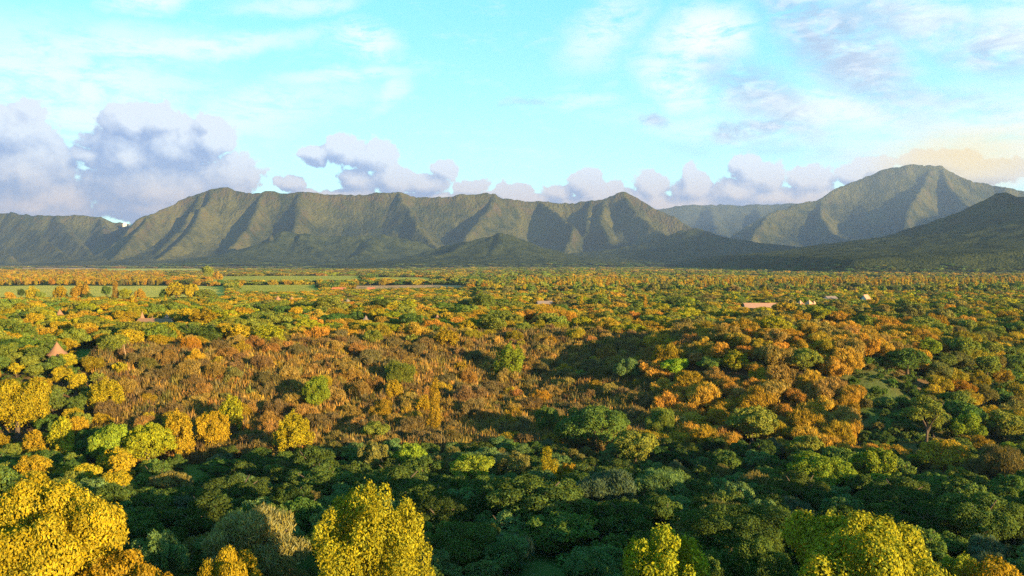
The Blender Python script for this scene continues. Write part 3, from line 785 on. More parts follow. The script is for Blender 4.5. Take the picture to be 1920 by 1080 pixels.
def gable_house(name, px0, px1, peave, hroof, D, label, wallm, roofm, yaw=0.0, depth=8.0, cat='building', nwin=4):
    """roof ridge along its length; eave shows at image row peave"""
    D = (CAMZ - 3.0) * HF / (peave - HOR); x0, y, _ = at(px0, peave, D); x1, _, _ = at(px1, peave, D); L = (x1 - x0) / math.cos(yaw); xc = (x0 + x1) / 2; z = gz(xc, y)
    wh = max(2.2, CAMZ - (peave - HOR) / HF * D - z); rh = hroof / HF * D
    o = link(name, None, None, (xc, y, z)); o.rotation_euler.z = yaw
    h, d = L / 2, depth / 2; mb = MB()
    mb.box(0, 0, wh / 2 - .2, L, depth, wh + .4)
    for s in (-1, 1): mb.poly([(s * h, -d, wh), (s * h, d, wh), (s * h, 0, wh + rh * .97)][::s])
    link('wall', mb.mesh('wall', [wallm]), o)
    rm = MB(); ov = .5; t = .18; sl = rh / d
    for s in (-1, 1):
        e = s * (d + ov); ez = wh - ov * sl + .05
        a = [(-h - ov, e, ez), (h + ov, e, ez), (h + ov, 0, wh + rh + .05), (-h - ov, 0, wh + rh + .05)]
        b = [(p[0], p[1], p[2] + t) for p in a]
        rm.poly(b if s < 0 else b[::-1]); rm.poly(a[::-1] if s < 0 else a)
        for i in range(4):
            if i == 2: continue
            j = (i + 1) % 4; rm.poly([a[i], a[j], b[j], b[i]])
    rf = link('roof', rm.mesh('roof', [roofm]), o)
    cm = MB(); cm.box(0, 0, wh + rh + t + .08, L + 2 * ov, .3, .16); link('ridge_cap', cm.mesh('ridge_cap', [roofm]), rf)
    wm = MB(); wm.box(0, 0, 0, 1.1, .14, 1.2); wme = wm.mesh('window', [GLASS]); fr = MB()
    fr.box(0, 0, .66, 1.3, .1, .12); fr.box(0, 0, -.66, 1.3, .1, .12); fr.box(-.6, 0, 0, .1, .1, 1.2); fr.box(.6, 0, 0, .1, .1, 1.2); frm = fr.mesh('frame', [WOOD])
    for i in range(nwin):
        w = link('window', wme, o, (-h + L * (i + .5) / nwin, -d - .03, wh * .55)); link('frame', frm, w, (0, -.03, 0))
    dm = MB(); dm.box(0, 0, 0, 1.0, .14, 2.0); link('door', dm.mesh('door', [WOOD]), o, (-h + L / nwin * 1.0, -d - .03, .95))
    tag(o, label, cat); RECTS.append((min(px0, px1), max(px0, px1), peave - hroof - 3, peave + 1, D)); PLACED.append((xc, y, L * .35))
    for q in (-.33, .33): PLACED.append((xc + q * L, y, depth * .8))
    return o

def spire_pavilion(px, peave, wpx, hpx, D, label, roofm, cat='pavilion', group=None):
    """square pavilion under a steep four-sided tent roof"""
    D = (CAMZ - 3.2) * HF / (peave - HOR); x, y, _ = at(px, peave, D); z = gz(x, y); R = wpx / 2 / HF * D; rh = hpx / HF * D; wh = max(2.2, CAMZ - (peave - HOR) / HF * D - z)
    o = link('pavilion', None, None, (x, y, z)); o.rotation_euler.z = .5
    mb = MB(); mb.box(0, 0, wh / 2 - .2, R * 1.25, R * 1.25, wh + .4); link('wall', mb.mesh('wall', [WHITE]), o)
    rm = MB(); pr = [(R, 0), (R * .98, .2), (R * .5, rh * .38), (R * .2, rh * .75), (.05, rh)]
    rg = []
    for q, zz in pr:
        b = len(rm.v); rm.v += [(-q, -q, zz), (q, -q, zz), (q, q, zz), (-q, q, zz)]; rg.append(b)
    for i in range(len(rg) - 1):
        for k in range(4): rm.f.append([rg[i] + k, rg[i] + (k + 1) % 4, rg[i + 1] + (k + 1) % 4, rg[i + 1] + k]); rm.mi.append(0)
    rm.f.append([3, 2, 1, 0]); rm.mi.append(0)
    rf = link('roof', rm.mesh('roof', [roofm]), o, (0, 0, wh))
    fm = MB(); fm.tube([(0, 0, rh - .2), (0, 0, rh + .8)], [.1, .03], 5); link('finial', fm.mesh('finial', [WOOD]), rf)
    wm = MB(); wm.box(0, -R * .63, wh * .5, R * .5, .1, 1.1); link('window', wm.mesh('window', [GLASS]), o)
    tag(o, label, cat, group); RECTS.append((px - wpx * .5, px + wpx * .5, peave - hpx - 2, peave - 1, D)); PLACED.append((x, y, R * 1.3)); return o

thatched_hut(107, 666, 37, 24, 285, 'lone round hut with a broad brown thatched cone among golden trees')
thatched_hut(112, 594, 20, 14, 520, 'pinkish thatched cone roof half hidden in dark bushes beyond the lone hut')
thatched_hut(521, 565, 18, 10, 690, 'larger of two neighbouring pale conical huts in front of dark trees')
thatched_hut(547, 564, 14, 8, 700, 'smaller of two neighbouring pale conical huts in front of dark trees')
thatched_hut(652, 568, 16, 8, 650, 'low purplish thatched cone roof beside a dark tree by the brown field', mat=THATCH_GREY)
thatched_hut(686, 604, 24, 12, 440, 'dark brown rounded thatched roof sunk among amber bushes', mat=THATCH_GREY)
thatched_hut(820, 600, 18, 10, 455, 'orange conical roof poking out of yellow-green bushes')
gable_house('lodge', 262, 322, 605, 7, 440, 'long white lodge wall under low thatch with pointed turrets at its ends', WHITE, THATCH, 0.0, 7)
spire_pavilion(267, 602, 14, 17, 443, 'narrow pointed turret roof at one end of the white lodge', THATCH, 'turret')
spire_pavilion(286, 603, 20, 9, 450, 'low pointed thatch roof in the middle of the white lodge', THATCH, 'turret')
spire_pavilion(313, 601, 20, 12, 450, 'grey pointed thatch roof at the far end of the white lodge', THATCH_GREY, 'turret')
gable_house('long_house', 1396, 1474, 578, 9, 650, 'long terracotta-roofed house with a white gable end behind a yellow tree', WHITE, TILE, -.06, 12, nwin=9)
spire_pavilion(1500, 572, 16, 9, 680, 'small pale terracotta pavilion roof next to the long house', PINK)
spire_pavilion(1517, 574, 22, 12, 670, 'larger twin-peaked terracotta pavilion catching the sun', PINK)
spire_pavilion(1526, 573, 14, 9, 676, 'smaller terracotta peak joined to the sunlit pavilion', PINK)
gable_house('bungalow', 1547, 1567, 562, 6, 740, 'grey-roofed bungalow with one bright white gable', WHITE, GREYROOF, .35, 9, nwin=2)
gable_house('villa', 1617, 1629, 563, 10, 740, 'narrow white villa with a red-brown roof among dark trees', WHITE, TILE, .7, 6, nwin=2)
gable_house('cottage', 1008, 1034, 572, 7, 620, 'weathered grey cottage roof among dense green trees', WHITE, GREYROOF, .25, 9, nwin=3)
gable_house('farm_shed', 624, 648, 543, 3.4, 740, 'long low orange-red shed roof at the edge of the fields', WHITE, RED, 0, 9, nwin=4)
gable_house('barn', 690, 702, 543, 3.2, 742, 'small orange roofed barn beside the brown earth strip', WHITE, RED, 0, 8, nwin=2)

def bare_pole():
    x, y, z0 = at(237, 676, 262); x1, _, z1 = at(232, 646, 262); mb = MB(); g0 = gz(x, y)
    mb.tube([(0, 0, g0 - z0 - .3), (0, 0, 0), (x1 - x, 0, z1 - z0)], [.2, .17, .09], 7)
    o = link('dead_trunk', mb.mesh('dead_trunk', [plain_mat('pale_wood', (.22, .15, .09), scale=5)]), None, (x, y, z0))
    tag(o, 'thin pale bare trunk leaning in front of dark bushes', 'dead tree'); RECTS.append((224, 244, 643, 678, 261))
bare_pole()

# white cottages far up on the saddle
def saddle_house(px, py, w, h, D, label):
    x, y, z = at(px, py, D); W = w / HF * D; Hh = h / HF * D
    o = link('hilltop_house', None, None, (x, y, z - Hh * .5)); mb = MB(); mb.box(0, 0, 0, W, W * .6, Hh); link('wall', mb.mesh('wall', [WHITE]), o)
    rm = MB(); d = W * .34; q = Hh * .5; h2 = W * .54
    rm.poly([(-h2, -d, q), (h2, -d, q), (h2 * .6, 0, q * 2), (-h2 * .6, 0, q * 2)]); rm.poly([(h2, d, q), (-h2, d, q), (-h2 * .6, 0, q * 2), (h2 * .6, 0, q * 2)])
    rm.poly([(h2, -d, q), (h2, d, q), (h2 * .6, 0, q * 2)]); rm.poly([(-h2, d, q), (-h2, -d, q), (-h2 * .6, 0, q * 2)])
    link('roof', rm.mesh('roof', [WHITE]), o); tag(o, label, 'house')
saddle_house(234, 420.5, 6, 5, 6420, 'taller white house on the dip in the mountain skyline')
saddle_house(246, 421.5, 8, 3, 6420, 'longer low white house on the dip in the mountain skyline')

# ------------------------------------------------------------------ fields and clearings
def quad_px(c): return [(at(px, HOR + 40, D)[0], D) for px, D in c]
def in_poly(x, y, poly):
    x = np.asarray(x); y = np.asarray(y); ins = np.zeros(x.shape, bool); n = len(poly)
    for i in range(n):
        (x1, y1), (x2, y2) = poly[i], poly[(i + 1) % n]
        c = ((y1 > y) != (y2 > y)) & (x < (x2 - x1) * (y - y1) / (y2 - y1 + 1e-9) + x1); ins ^= c
    return ins
CLEAR = []
def field(name, label, corners, mat, h, nu=60, nv=30, rough=.3):
    """crop standing h metres high on a four-cornered plot"""
    P = quad_px(corners); CLEAR.append(P)
    u, v = np.meshgrid(np.linspace(0, 1, nu), np.linspace(0, 1, nv), indexing='ij')
    P = np.array(P)
    XY = ((1 - u)[..., None] * (1 - v)[..., None] * P[0] + u[..., None] * (1 - v)[..., None] * P[1] + u[..., None] * v[..., None] * P[2] + (1 - u)[..., None] * v[..., None] * P[3])
    X, Y = XY[..., 0], XY[..., 1]; e = (u > 0) & (u < 1) & (v > 0) & (v < 1)
    Z = height(X, Y) + np.where(e, h + rough * (fbm(X / 6, Y / 6, 3, 77) - .5) * 2, 0)
    # pull the edge rows in so that the crop has an upright face
    V = np.stack([X, Y, Z], -1).reshape(-1, 3)
    i = np.arange(nu - 1)[:, None] * nv; j = np.arange(nv - 1)[None, :]
    F = np.stack([i + j, i + nv + j, i + nv + j + 1, i + j + 1], -1).reshape(-1, 4)
    o = link(name, mesh_from(name, V, F, 4, [mat])); tag(o, label, kind='structure'); return o
def crop_mat(name, c1, c2, row=0.35):
    m, g, out = new_mat(name); geo = g.n('ShaderNodeNewGeometry'); P = geo.outputs['Position']
    n = g.noise(g.v('MULTIPLY', P, (.02, .06, .1)), 1.0, 4, .6); n2 = g.noise(P, .9, 4, .7)
    c = g.mix(n, (*c1, 1), (*c2, 1)); c = g.v('SCALE', c, scale=g.m('ADD', .65, g.m('MULTIPLY', n2, .7)))
    bs = g.n('ShaderNodeBsdfDiffuse'); g.put(bs.inputs[0], c); bp = g.n('ShaderNodeBump'); bp.inputs['Distance'].default_value = .8; g.put(bp.inputs['Height'], n2)
    g.L.new(bp.outputs[0], bs.inputs['Normal']); g.L.new(bs.outputs[0], out.inputs[0]); return m
CANE = crop_mat('cane', (.18, .19, .034), (.25, .235, .045)); MEADOW = crop_mat('meadow', (.25, .235, .05), (.33, .30, .07)); EARTH = crop_mat('earth', (.26, .17, .09), (.33, .21, .11))
field('field', 'bright green meadow behind the line of golden trees', [(-260, 650), (430, 660), (430, 1090), (-260, 1090)], MEADOW, .25, rough=.12)
field('field', 'nearer strip of green sugar cane', [(440, 770), (612, 790), (600, 1075), (436, 1060)], CANE, 1.8)
field('field', 'large green cane field with a dark front edge', [(388, 1130), (690, 1130), (680, 1750), (400, 1700)], CANE, 2.2)
field('field', 'narrow cane field with a dark lower edge', [(690, 1180), (862, 1150), (800, 1560), (690, 1600)], CANE, 2.2)
field('field', 'brown bare earth strip below the cane', [(660, 860), (880, 880), (868, 1120), (660, 1100)], EARTH, .1, rough=.1)
field('field', 'far green field at the foot of the mountains', [(205, 2350), (395, 2350), (385, 3700), (190, 3700)], MEADOW, .4, rough=.15)
field('field', 'pinkish ploughed field beyond the orange plantation', [(40, 2900), (200, 2700), (190, 4100), (20, 4100)], EARTH, .1, rough=.1)
field('field', 'thin dark green field in the shade of the range', [(420, 3000), (740, 3000), (740, 3800), (400, 3800)], MEADOW, .4, rough=.15)

def drape(name, label, pts, mat, dz=.12, n=24, clear=True):
    P = [at(px, 700, D)[:1] + (D,) for px, D in pts]
    if clear: CLEAR.append([(p[0], p[1]) for p in P])
    P = np.array([(p[0], p[1]) for p in P]); u, v = np.meshgrid(np.linspace(0, 1, n), np.linspace(0, 1, n), indexing='ij'); u = u[..., None]; v = v[..., None]
    XY = (1 - u) * (1 - v) * P[0] + u * (1 - v) * P[1] + u * v * P[2] + (1 - u) * v * P[3]
    X, Y = XY[..., 0], XY[..., 1]; V = np.stack([X, Y, height(X, Y) + dz], -1).reshape(-1, 3)
    i = np.arange(n - 1)[:, None] * n; j = np.arange(n - 1)[None, :]; F = np.stack([i + j, i + n + j, i + n + j + 1, i + j + 1], -1).reshape(-1, 4)
    tag(link(name, mesh_from(name, V, F, 4, [mat], smooth=True)), label, kind='structure')
LAWN = crop_mat('lawn', (.05, .10, .02), (.07, .12, .025)); TRACK = crop_mat('track', (.13, .11, .08), (.17, .14, .1))
drape('lawn', 'small clear lawn beside the lone thatched hut', [(138, 276), (196, 276), (198, 300), (142, 300)], LAWN)
RECTS.append((140, 195, 655, 672, 277))
CLEAR.append([(at(px, 700, D)[0], D) for px, D in [(985, 96), (1064, 96), (1052, 110), (1000, 112)]])
RECTS.append((996, 1052, 1040, 1085, 97))
GULLY = [(at(px, 700, D)[0], D) for px, D in [(1590, 217), (1650, 210), (1735, 207), (1728, 232), (1712, 258), (1640, 262), (1600, 244)]]
RECTS.append((1600, 1700, 800, 838, 212))
drape('lawn', 'pale grassy gap between the dark trees and the scrub slope', [(330, 183), (400, 183), (410, 204), (335, 204)], LAWN, .15)
RECTS.append((340, 395, 885, 905, 183))
CLEAR.append([(at(px, 620, D)[0], D) for px, D in [(1478, 345), (1630, 345), (1640, 415), (1470, 415)]])

# ------------------------------------------------------------------ the trees that stand out
def heroes():
    h = hero
    # nearest row
    h(112, 872, 290, 74, 'dome', 'gold', 'biggest golden-yellow domed tree, filling the lower corner of the view', 1040, 1)
    h(235, 1022, 190, 60, 'dome', 'gold', 'golden leafy crown below the biggest golden tree, cut by the picture edge', 1090, 2)
    h(428, 1028, 118, 62, 'round', 'gold', 'small golden crown between the olive feathery tree and the picture edge', 1090, 3)
    h(690, 892, 240, 76, 'tall', 'yellow', 'tall yellow-leaved tree of many upright clusters, standing in the middle of the nearest row', 1080, 4)
    h(292, 985, 115, 90, 'ever', 'soft', 'soft mid-green crown tucked against the biggest golden tree', 1060, 5)
    h(482, 955, 190, 98, 'feather', (.19, .185, .055), 'wide olive feathery tree behind the tall yellow-leaved tree', 1030, 6)
    h(1248, 968, 178, 76, 'tall', 'yellow', 'yellow-green tree lit on one side, next to the grassy clearing', 1080, 7)
    h(1620, 930, 325, 70, 'dome', (.20, .195, .014), 'broad yellow-green domed tree with its sunny side glowing', 1070, 8)
    h(1430, 1008, 115, 84, 'round', 'green', 'soft green crown in the shadow of the broad yellow-green dome', 1080, 9)
    h(1868, 1032, 170, 64, 'dome', 'gold', 'golden crown low in the corner past the broad yellow-green dome', 1090, 10)
    h(1792, 1040, 90, 70, 'round', 'lime', 'small lime crown between the broad dome and the corner golden crown', 1090, 11)
    h(872, 972, 135, 100, 'ever', 'dark', 'dark green rounded tree just past the tall yellow-leaved tree', 1070, 12)
    h(950, 1005, 95, 98, 'round', 'soft', 'small grey-green tree at the edge of the grassy clearing', 1080, 13)
    h(1108, 1030, 110, 90, 'round', 'soft', 'low blue-green bushy tree across the grassy clearing', 1090, 14)
    h(1335, 1025, 90, 88, 'ever', 'green', 'small dark-green tree between the two bright yellow-green trees', 1090, 15)
    # shaded floor of the gorge
    h(1135, 885, 125, 142, 'feather', 'grey', 'tall grey-green wispy tree in the shade with a pale trunk', 1010, 16)
    h(1235, 882, 115, 150, 'feather', 'soft', 'fresh green wispy tree beside the grey-green wispy one', 980, 17)
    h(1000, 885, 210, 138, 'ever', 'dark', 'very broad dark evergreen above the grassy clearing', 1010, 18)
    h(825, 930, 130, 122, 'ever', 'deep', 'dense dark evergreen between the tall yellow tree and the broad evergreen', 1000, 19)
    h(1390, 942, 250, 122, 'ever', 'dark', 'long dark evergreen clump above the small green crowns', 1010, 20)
    h(1838, 915, 145, 112, 'ever', 'green', 'mid-green rounded tree behind the corner golden crown', 1010, 21)
    h(1745, 945, 120, 118, 'ever', 'dark', 'dark tree peering over the broad yellow-green dome', 1000, 22)
    h(440, 888, 130, 150, 'ever', 'dark', 'dark rounded evergreen below the grassy gap', 960, 23)
    h(318, 880, 82, 158, 'dome', 'olive', 'olive-brown crown catching light at the edge of the grassy gap', 940, 24)
    h(288, 925, 82, 140, 'ever', 'green', 'bright green low crown under the olive-brown crown', 980, 25)
    h(600, 868, 130, 165, 'ever', 'green', 'green rounded tree under the scrub slope', 930, 26)
    h(700, 822, 60, 182, 'dome', 'olive', 'small round crown with a sunlit top at the foot of the scrub slope', 870, 27)
    h(768, 826, 66, 182, 'dome', 'lime', 'yellow-topped round crown beside the small sunlit one', 870, 28)
    h(740, 872, 150, 160, 'ever', 'dark', 'dark evergreen under the pair of sunlit round crowns', 930, 29)
    h(885, 848, 95, 172, 'dome', 'lime', 'pale tree with a ragged bright yellow top in the gorge', 930, 30)
    h(962, 842, 70, 176, 'dome', 'olive', 'olive tree with a lit top next to the ragged yellow-topped one', 900, 31)
    h(1028, 846, 46, 178, 'col', 'gold', 'small golden pointed tree rising from the shaded gorge', 890, 32)
    h(1062, 868, 42, 176, 'round', 'gold', 'little golden crown beside the golden pointed tree', 900, 33)
    h(1540, 846, 125, 158, 'dome', 'lime', 'round tree with a bright yellow-green shoulder below the orange bushes', 930, 34)
    h(1640, 835, 92, 168, 'dome', 'lime', 'yellow-green tree standing in front of the gully grass', 900, 35)
    h(1738, 742, 100, 205, 'open', 'mixed', 'tall spreading tree with an open crown and visible trunk beside the gully', 850, 36)
    h(1772, 818, 92, 182, 'dome', 'amber', 'golden-brown tree at the foot of the tall spreading tree', 890, 37)
    h(1812, 775, 62, 212, 'round', 'lime', 'small lit lime tree right behind the tall spreading tree', 830, 38)
    h(1872, 838, 115, 172, 'feather', 'olive', 'wide olive-gold bushy tree near the picture edge', 910, 39)
    h(1890, 772, 80, 215, 'round', 'mixed', 'mixed green and gold tree at the picture edge above the olive-gold one', 840, 40)
    h(1500, 880, 110, 146, 'ever', 'dark', 'dark evergreen under the orange slope', 930, 41)
    h(1690, 890, 120, 140, 'ever', 'dark', 'dark evergreen in front of the gully, below the yellow-green tree', 940, 42)
    # far bank
    h(30, 700, 120, 215, 'dome', 'gold', 'large golden tree on the bank at the picture edge', 830, 43)
    h(115, 780, 48, 195, 'tall', 'yellow', 'slim yellow tree beside the large golden tree on the bank', 850, 44)
    h(198, 706, 64, 236, 'tall', 'gold', 'tall amber-gold tree high on the bank', 775, 45)
    h(203, 797, 76, 190, 'round', 'lime', 'rounded lime-yellow tree low on the bank', 860, 46)
    h(276, 790, 96, 192, 'dome', 'yellow', 'broad yellow tree low on the bank in front of the scrub', 870, 47)
    h(332, 766, 58, 200, 'tall', 'gold', 'golden tree touching the broad yellow one', 830, 48)
    h(398, 764, 66, 204, 'dome', 'gold', 'bright orange-gold tree at the foot of the scrub', 830, 49)
    h(433, 736, 46, 212, 'tall', 'yellow', 'slim yellow tree above the bright orange-gold one', 800, 50)
    h(548, 768, 72, 204, 'tall', 'gold', 'golden upright tree alone against the scrub shade', 850, 51)
    h(594, 708, 52, 225, 'round', 'lime', 'lime-green tree halfway up the scrub slope', 780, 52)
    h(815, 716, 30, 228, 'col', 'gold', 'little golden tree at the edge of the sunlit scrub', 760, 53)
    h(955, 640, 58, 290, 'tall', 'lime', 'ragged yellow-lit tree at the top of the shaded hollow', 710, 54)
    h(837, 612, 46, 330, 'tall', 'gold', 'upright golden tree at the rim of the slope', 680, 55)
    h(880, 598, 46, 350, 'round', 'gold', 'rounded golden tree just beyond the upright one at the rim', 660, 56)
    h(750, 676, 56, 262, 'feather', 'mixed', 'low green bush in the middle of the brown scrub', 710, 57)
    h(1265, 672, 60, 262, 'round', (.14, .22, .015), 'bright lime-green round tree on the slope', 735, 58)
    h(1175, 672, 52, 268, 'round', 'soft', 'grey-green round tree beside the bright lime-green one', 735, 59)
    h(1335, 668, 52, 262, 'round', 'green', 'green round tree among the orange bushes', 720, 60)
    h(1380, 655, 50, 265, 'tall', 'yellow', 'upright yellow-green tree among the orange bushes', 720, 61)
    h(1510, 650, 62, 268, 'dome', 'mixed', 'green tree standing in the middle of the orange slope', 720, 62)
    h(1412, 756, 92, 214, 'dome', 'mixed', 'green tree with a dark side low among the orange bushes', 850, 63)
    h(1240, 765, 60, 214, 'feather', 'mixed', 'pale olive bush under the bright lime-green tree', 830, 64)
    h(1192, 805, 92, 192, 'dome', 'mixed', 'speckled yellow-green tree at the shade edge below the orange bushes', 890, 65)
    h(1115, 752, 135, 208, 'ever', 'green', 'wide green tree with a lit crest in the shaded hollow', 850, 66)
    h(1026, 762, 50, 215, 'round', 'green', 'fresh green bush alone in the shaded hollow', 800, 67)
    h(1702, 650, 80, 265, 'ever', 'green', 'dense green tree where the orange bushes end', 720, 68)
    h(1742, 632, 46, 275, 'tall', 'lime', 'lit lime tree attached to the dense green tree', 700, 69)
    h(1448, 590, 70, 360, 'dome', 'yellow', 'big yellow tree in front of the grassy gap on the plain', 650, 70)
    h(1366, 578, 40, 420, 'round', 'yellow', 'bright yellow round tree below the long house', 615, 71)
    h(1470, 565, 48, 470, 'dome', 'gold', 'golden tree in front of the terracotta roofs', 605, 72)
    h(1092, 595, 46, 380, 'round', 'yellow', 'clear yellow round tree on the plain', 640, 73)
    h(232, 582, 50, 400, 'round', 'gold', 'brightest golden round tree near the white lodge', 630, 74)
    h(255, 578, 40, 420, 'round', 'yellow', 'yellow round tree touching the brightest golden one', 620, 75)
    h(112, 600, 42, 360, 'dome', 'gold', 'golden tree leaning over the lone thatched hut', 640, 76)
    h(84, 612, 40, 350, 'dome', 'amber', 'amber tree beside the golden one over the lone hut', 650, 77)
    h(385, 575, 56, 430, 'tall', 'gold', 'tall golden tree past the white lodge', 625, 78)
    h(300, 628, 50, 300, 'round', 'gold', 'round golden tree near the leaning bare trunk', 672, 79)
    h(205, 630, 46, 308, 'tall', 'mixed', 'ragged dark and yellow tree beside the lawn', 672, 80)
    h(505, 605, 56, 330, 'tall', 'yellow', 'yellow bushy tree at the top edge of the scrub', 650, 81)
    h(625, 550, 76, 560, 'ever', 'mixed', 'large leafy green tree on the plain near the pale huts', 612, 82)
    h(905, 545, 56, 580, 'tall', 'mixed', 'big olive-green tree in the middle of the plain', 600, 83)
    h(388, 498, 22, 1180, 'round', 'mixed', 'tall olive tree standing above the field hedges', 528, 84)
    h(408, 508, 18, 1180, 'round', 'amber', 'amber tree beside the tall olive tree above the hedges', 530, 85)
    h(1435, 540, 18, 640, 'col', 'gold', 'slim golden column in front of the long terracotta roof', 580, 86)
    h(1405, 520, 18, 830, 'col', 'amber', 'single amber columnar tree standing clear beyond the long house', 548, 87)
heroes()
def meadow_trees():
    for px, py, w, kind, tint, lb in [
            (18, 548, 20, 'round', 'amber', 'amber round tree at the meadow edge'), (40, 540, 14, 'ever', 'dark', 'small dark tree standing against the meadow'),
            (60, 536, 26, 'tall', 'gold', 'golden tree first in the meadow row'), (76, 546, 18, 'round', 'mixed', 'low yellow-green tree in the meadow row'),
            (112, 534, 24, 'tall', 'gold', 'golden tree with a dark neighbour in the meadow row'), (150, 528, 34, 'tall', 'amber', 'tallest amber tree standing in front of the meadow'),
            (163, 545, 18, 'ever', 'dark', 'dark tree crouching by the tallest amber meadow tree'), (200, 534, 18, 'ever', 'green', 'dark green pointed tree before the meadow'),
            (216, 528, 16, 'col', 'amber', 'rust-amber slim tree before the meadow'), (235, 538, 24, 'dome', 'yellow', 'yellow domed tree in the meadow row'),
            (262, 540, 20, 'tall', 'amber', 'amber upright tree ending the meadow row'), (330, 526, 40, 'dome', 'gold', 'golden domed tree at the end of the meadow'),
            (312, 540, 26, 'ever', 'green', 'dark green tree at the end of the meadow'), (358, 532, 28, 'round', 'gold', 'golden round tree past the end of the meadow'),
            (385, 540, 40, 'ever', 'mixed', 'wide yellow-green tree past the end of the meadow')]:
        hero(px, py, w, 640, kind, tint, lb, py + 22, seed=len(lb))
meadow_trees()

# ------------------------------------------------------------------ the rest of the trees
class Darts:
    def __init__(s, cell=12.0): s.c = cell; s.g = {}
    def add(s, x, y, r): s.g.setdefault((int(x // s.c), int(y // s.c)), []).append((x, y, r))
    def free(s, x, y, r, k=1.0):
        ix, iy = int(x // s.c), int(y // s.c)
        for i in (-1, 0, 1):
            for j in (-1, 0, 1):
                for (a, b, q) in s.g.get((ix + i, iy + j), ()):
                    if (a - x) ** 2 + (b - y) ** 2 < (k * (r + q)) ** 2: return False
        return True
DT = Darts()
for p in PLACED: DT.add(p[0], p[1], p[2] * .8)

def headroom(x, y, r, z):
    """how tall a plant may grow here without hiding a protected part of the view"""
    px = 960 + HF * x / y; w = r / y * HF * .8; hmax = 99.0
    for (a, b, c, d, D) in RECTS:
        if y < D - 1 and px + w > a and px - w < b:
            hmax = min(hmax, CAMZ + ray(px, d - 3)[1] * y - z)
    return hmax

px_of = lambda x, y: 960 + HF * x / y
R = random.Random(12)
def pick(*opts):
    t = R.random() * sum(o[1] for o in opts)
    for o in opts:
        t -= o[1]
        if t <= 0: return o[0]
    return opts[-1][0]

def zone(x, y):
    if in_poly(np.array([x]), np.array([y]), GULLY)[0]:
        if R.random() < .4: return None
        return pick((('feather', 'green'), 2), (('ever', 'green'), 1.5), (('feather', 'olive'), 1)) + (R.uniform(1.1, 2.4), .9, 'low bush in the grassy side gully', 'bushes in the side gully')
    return zone_open(x, y)

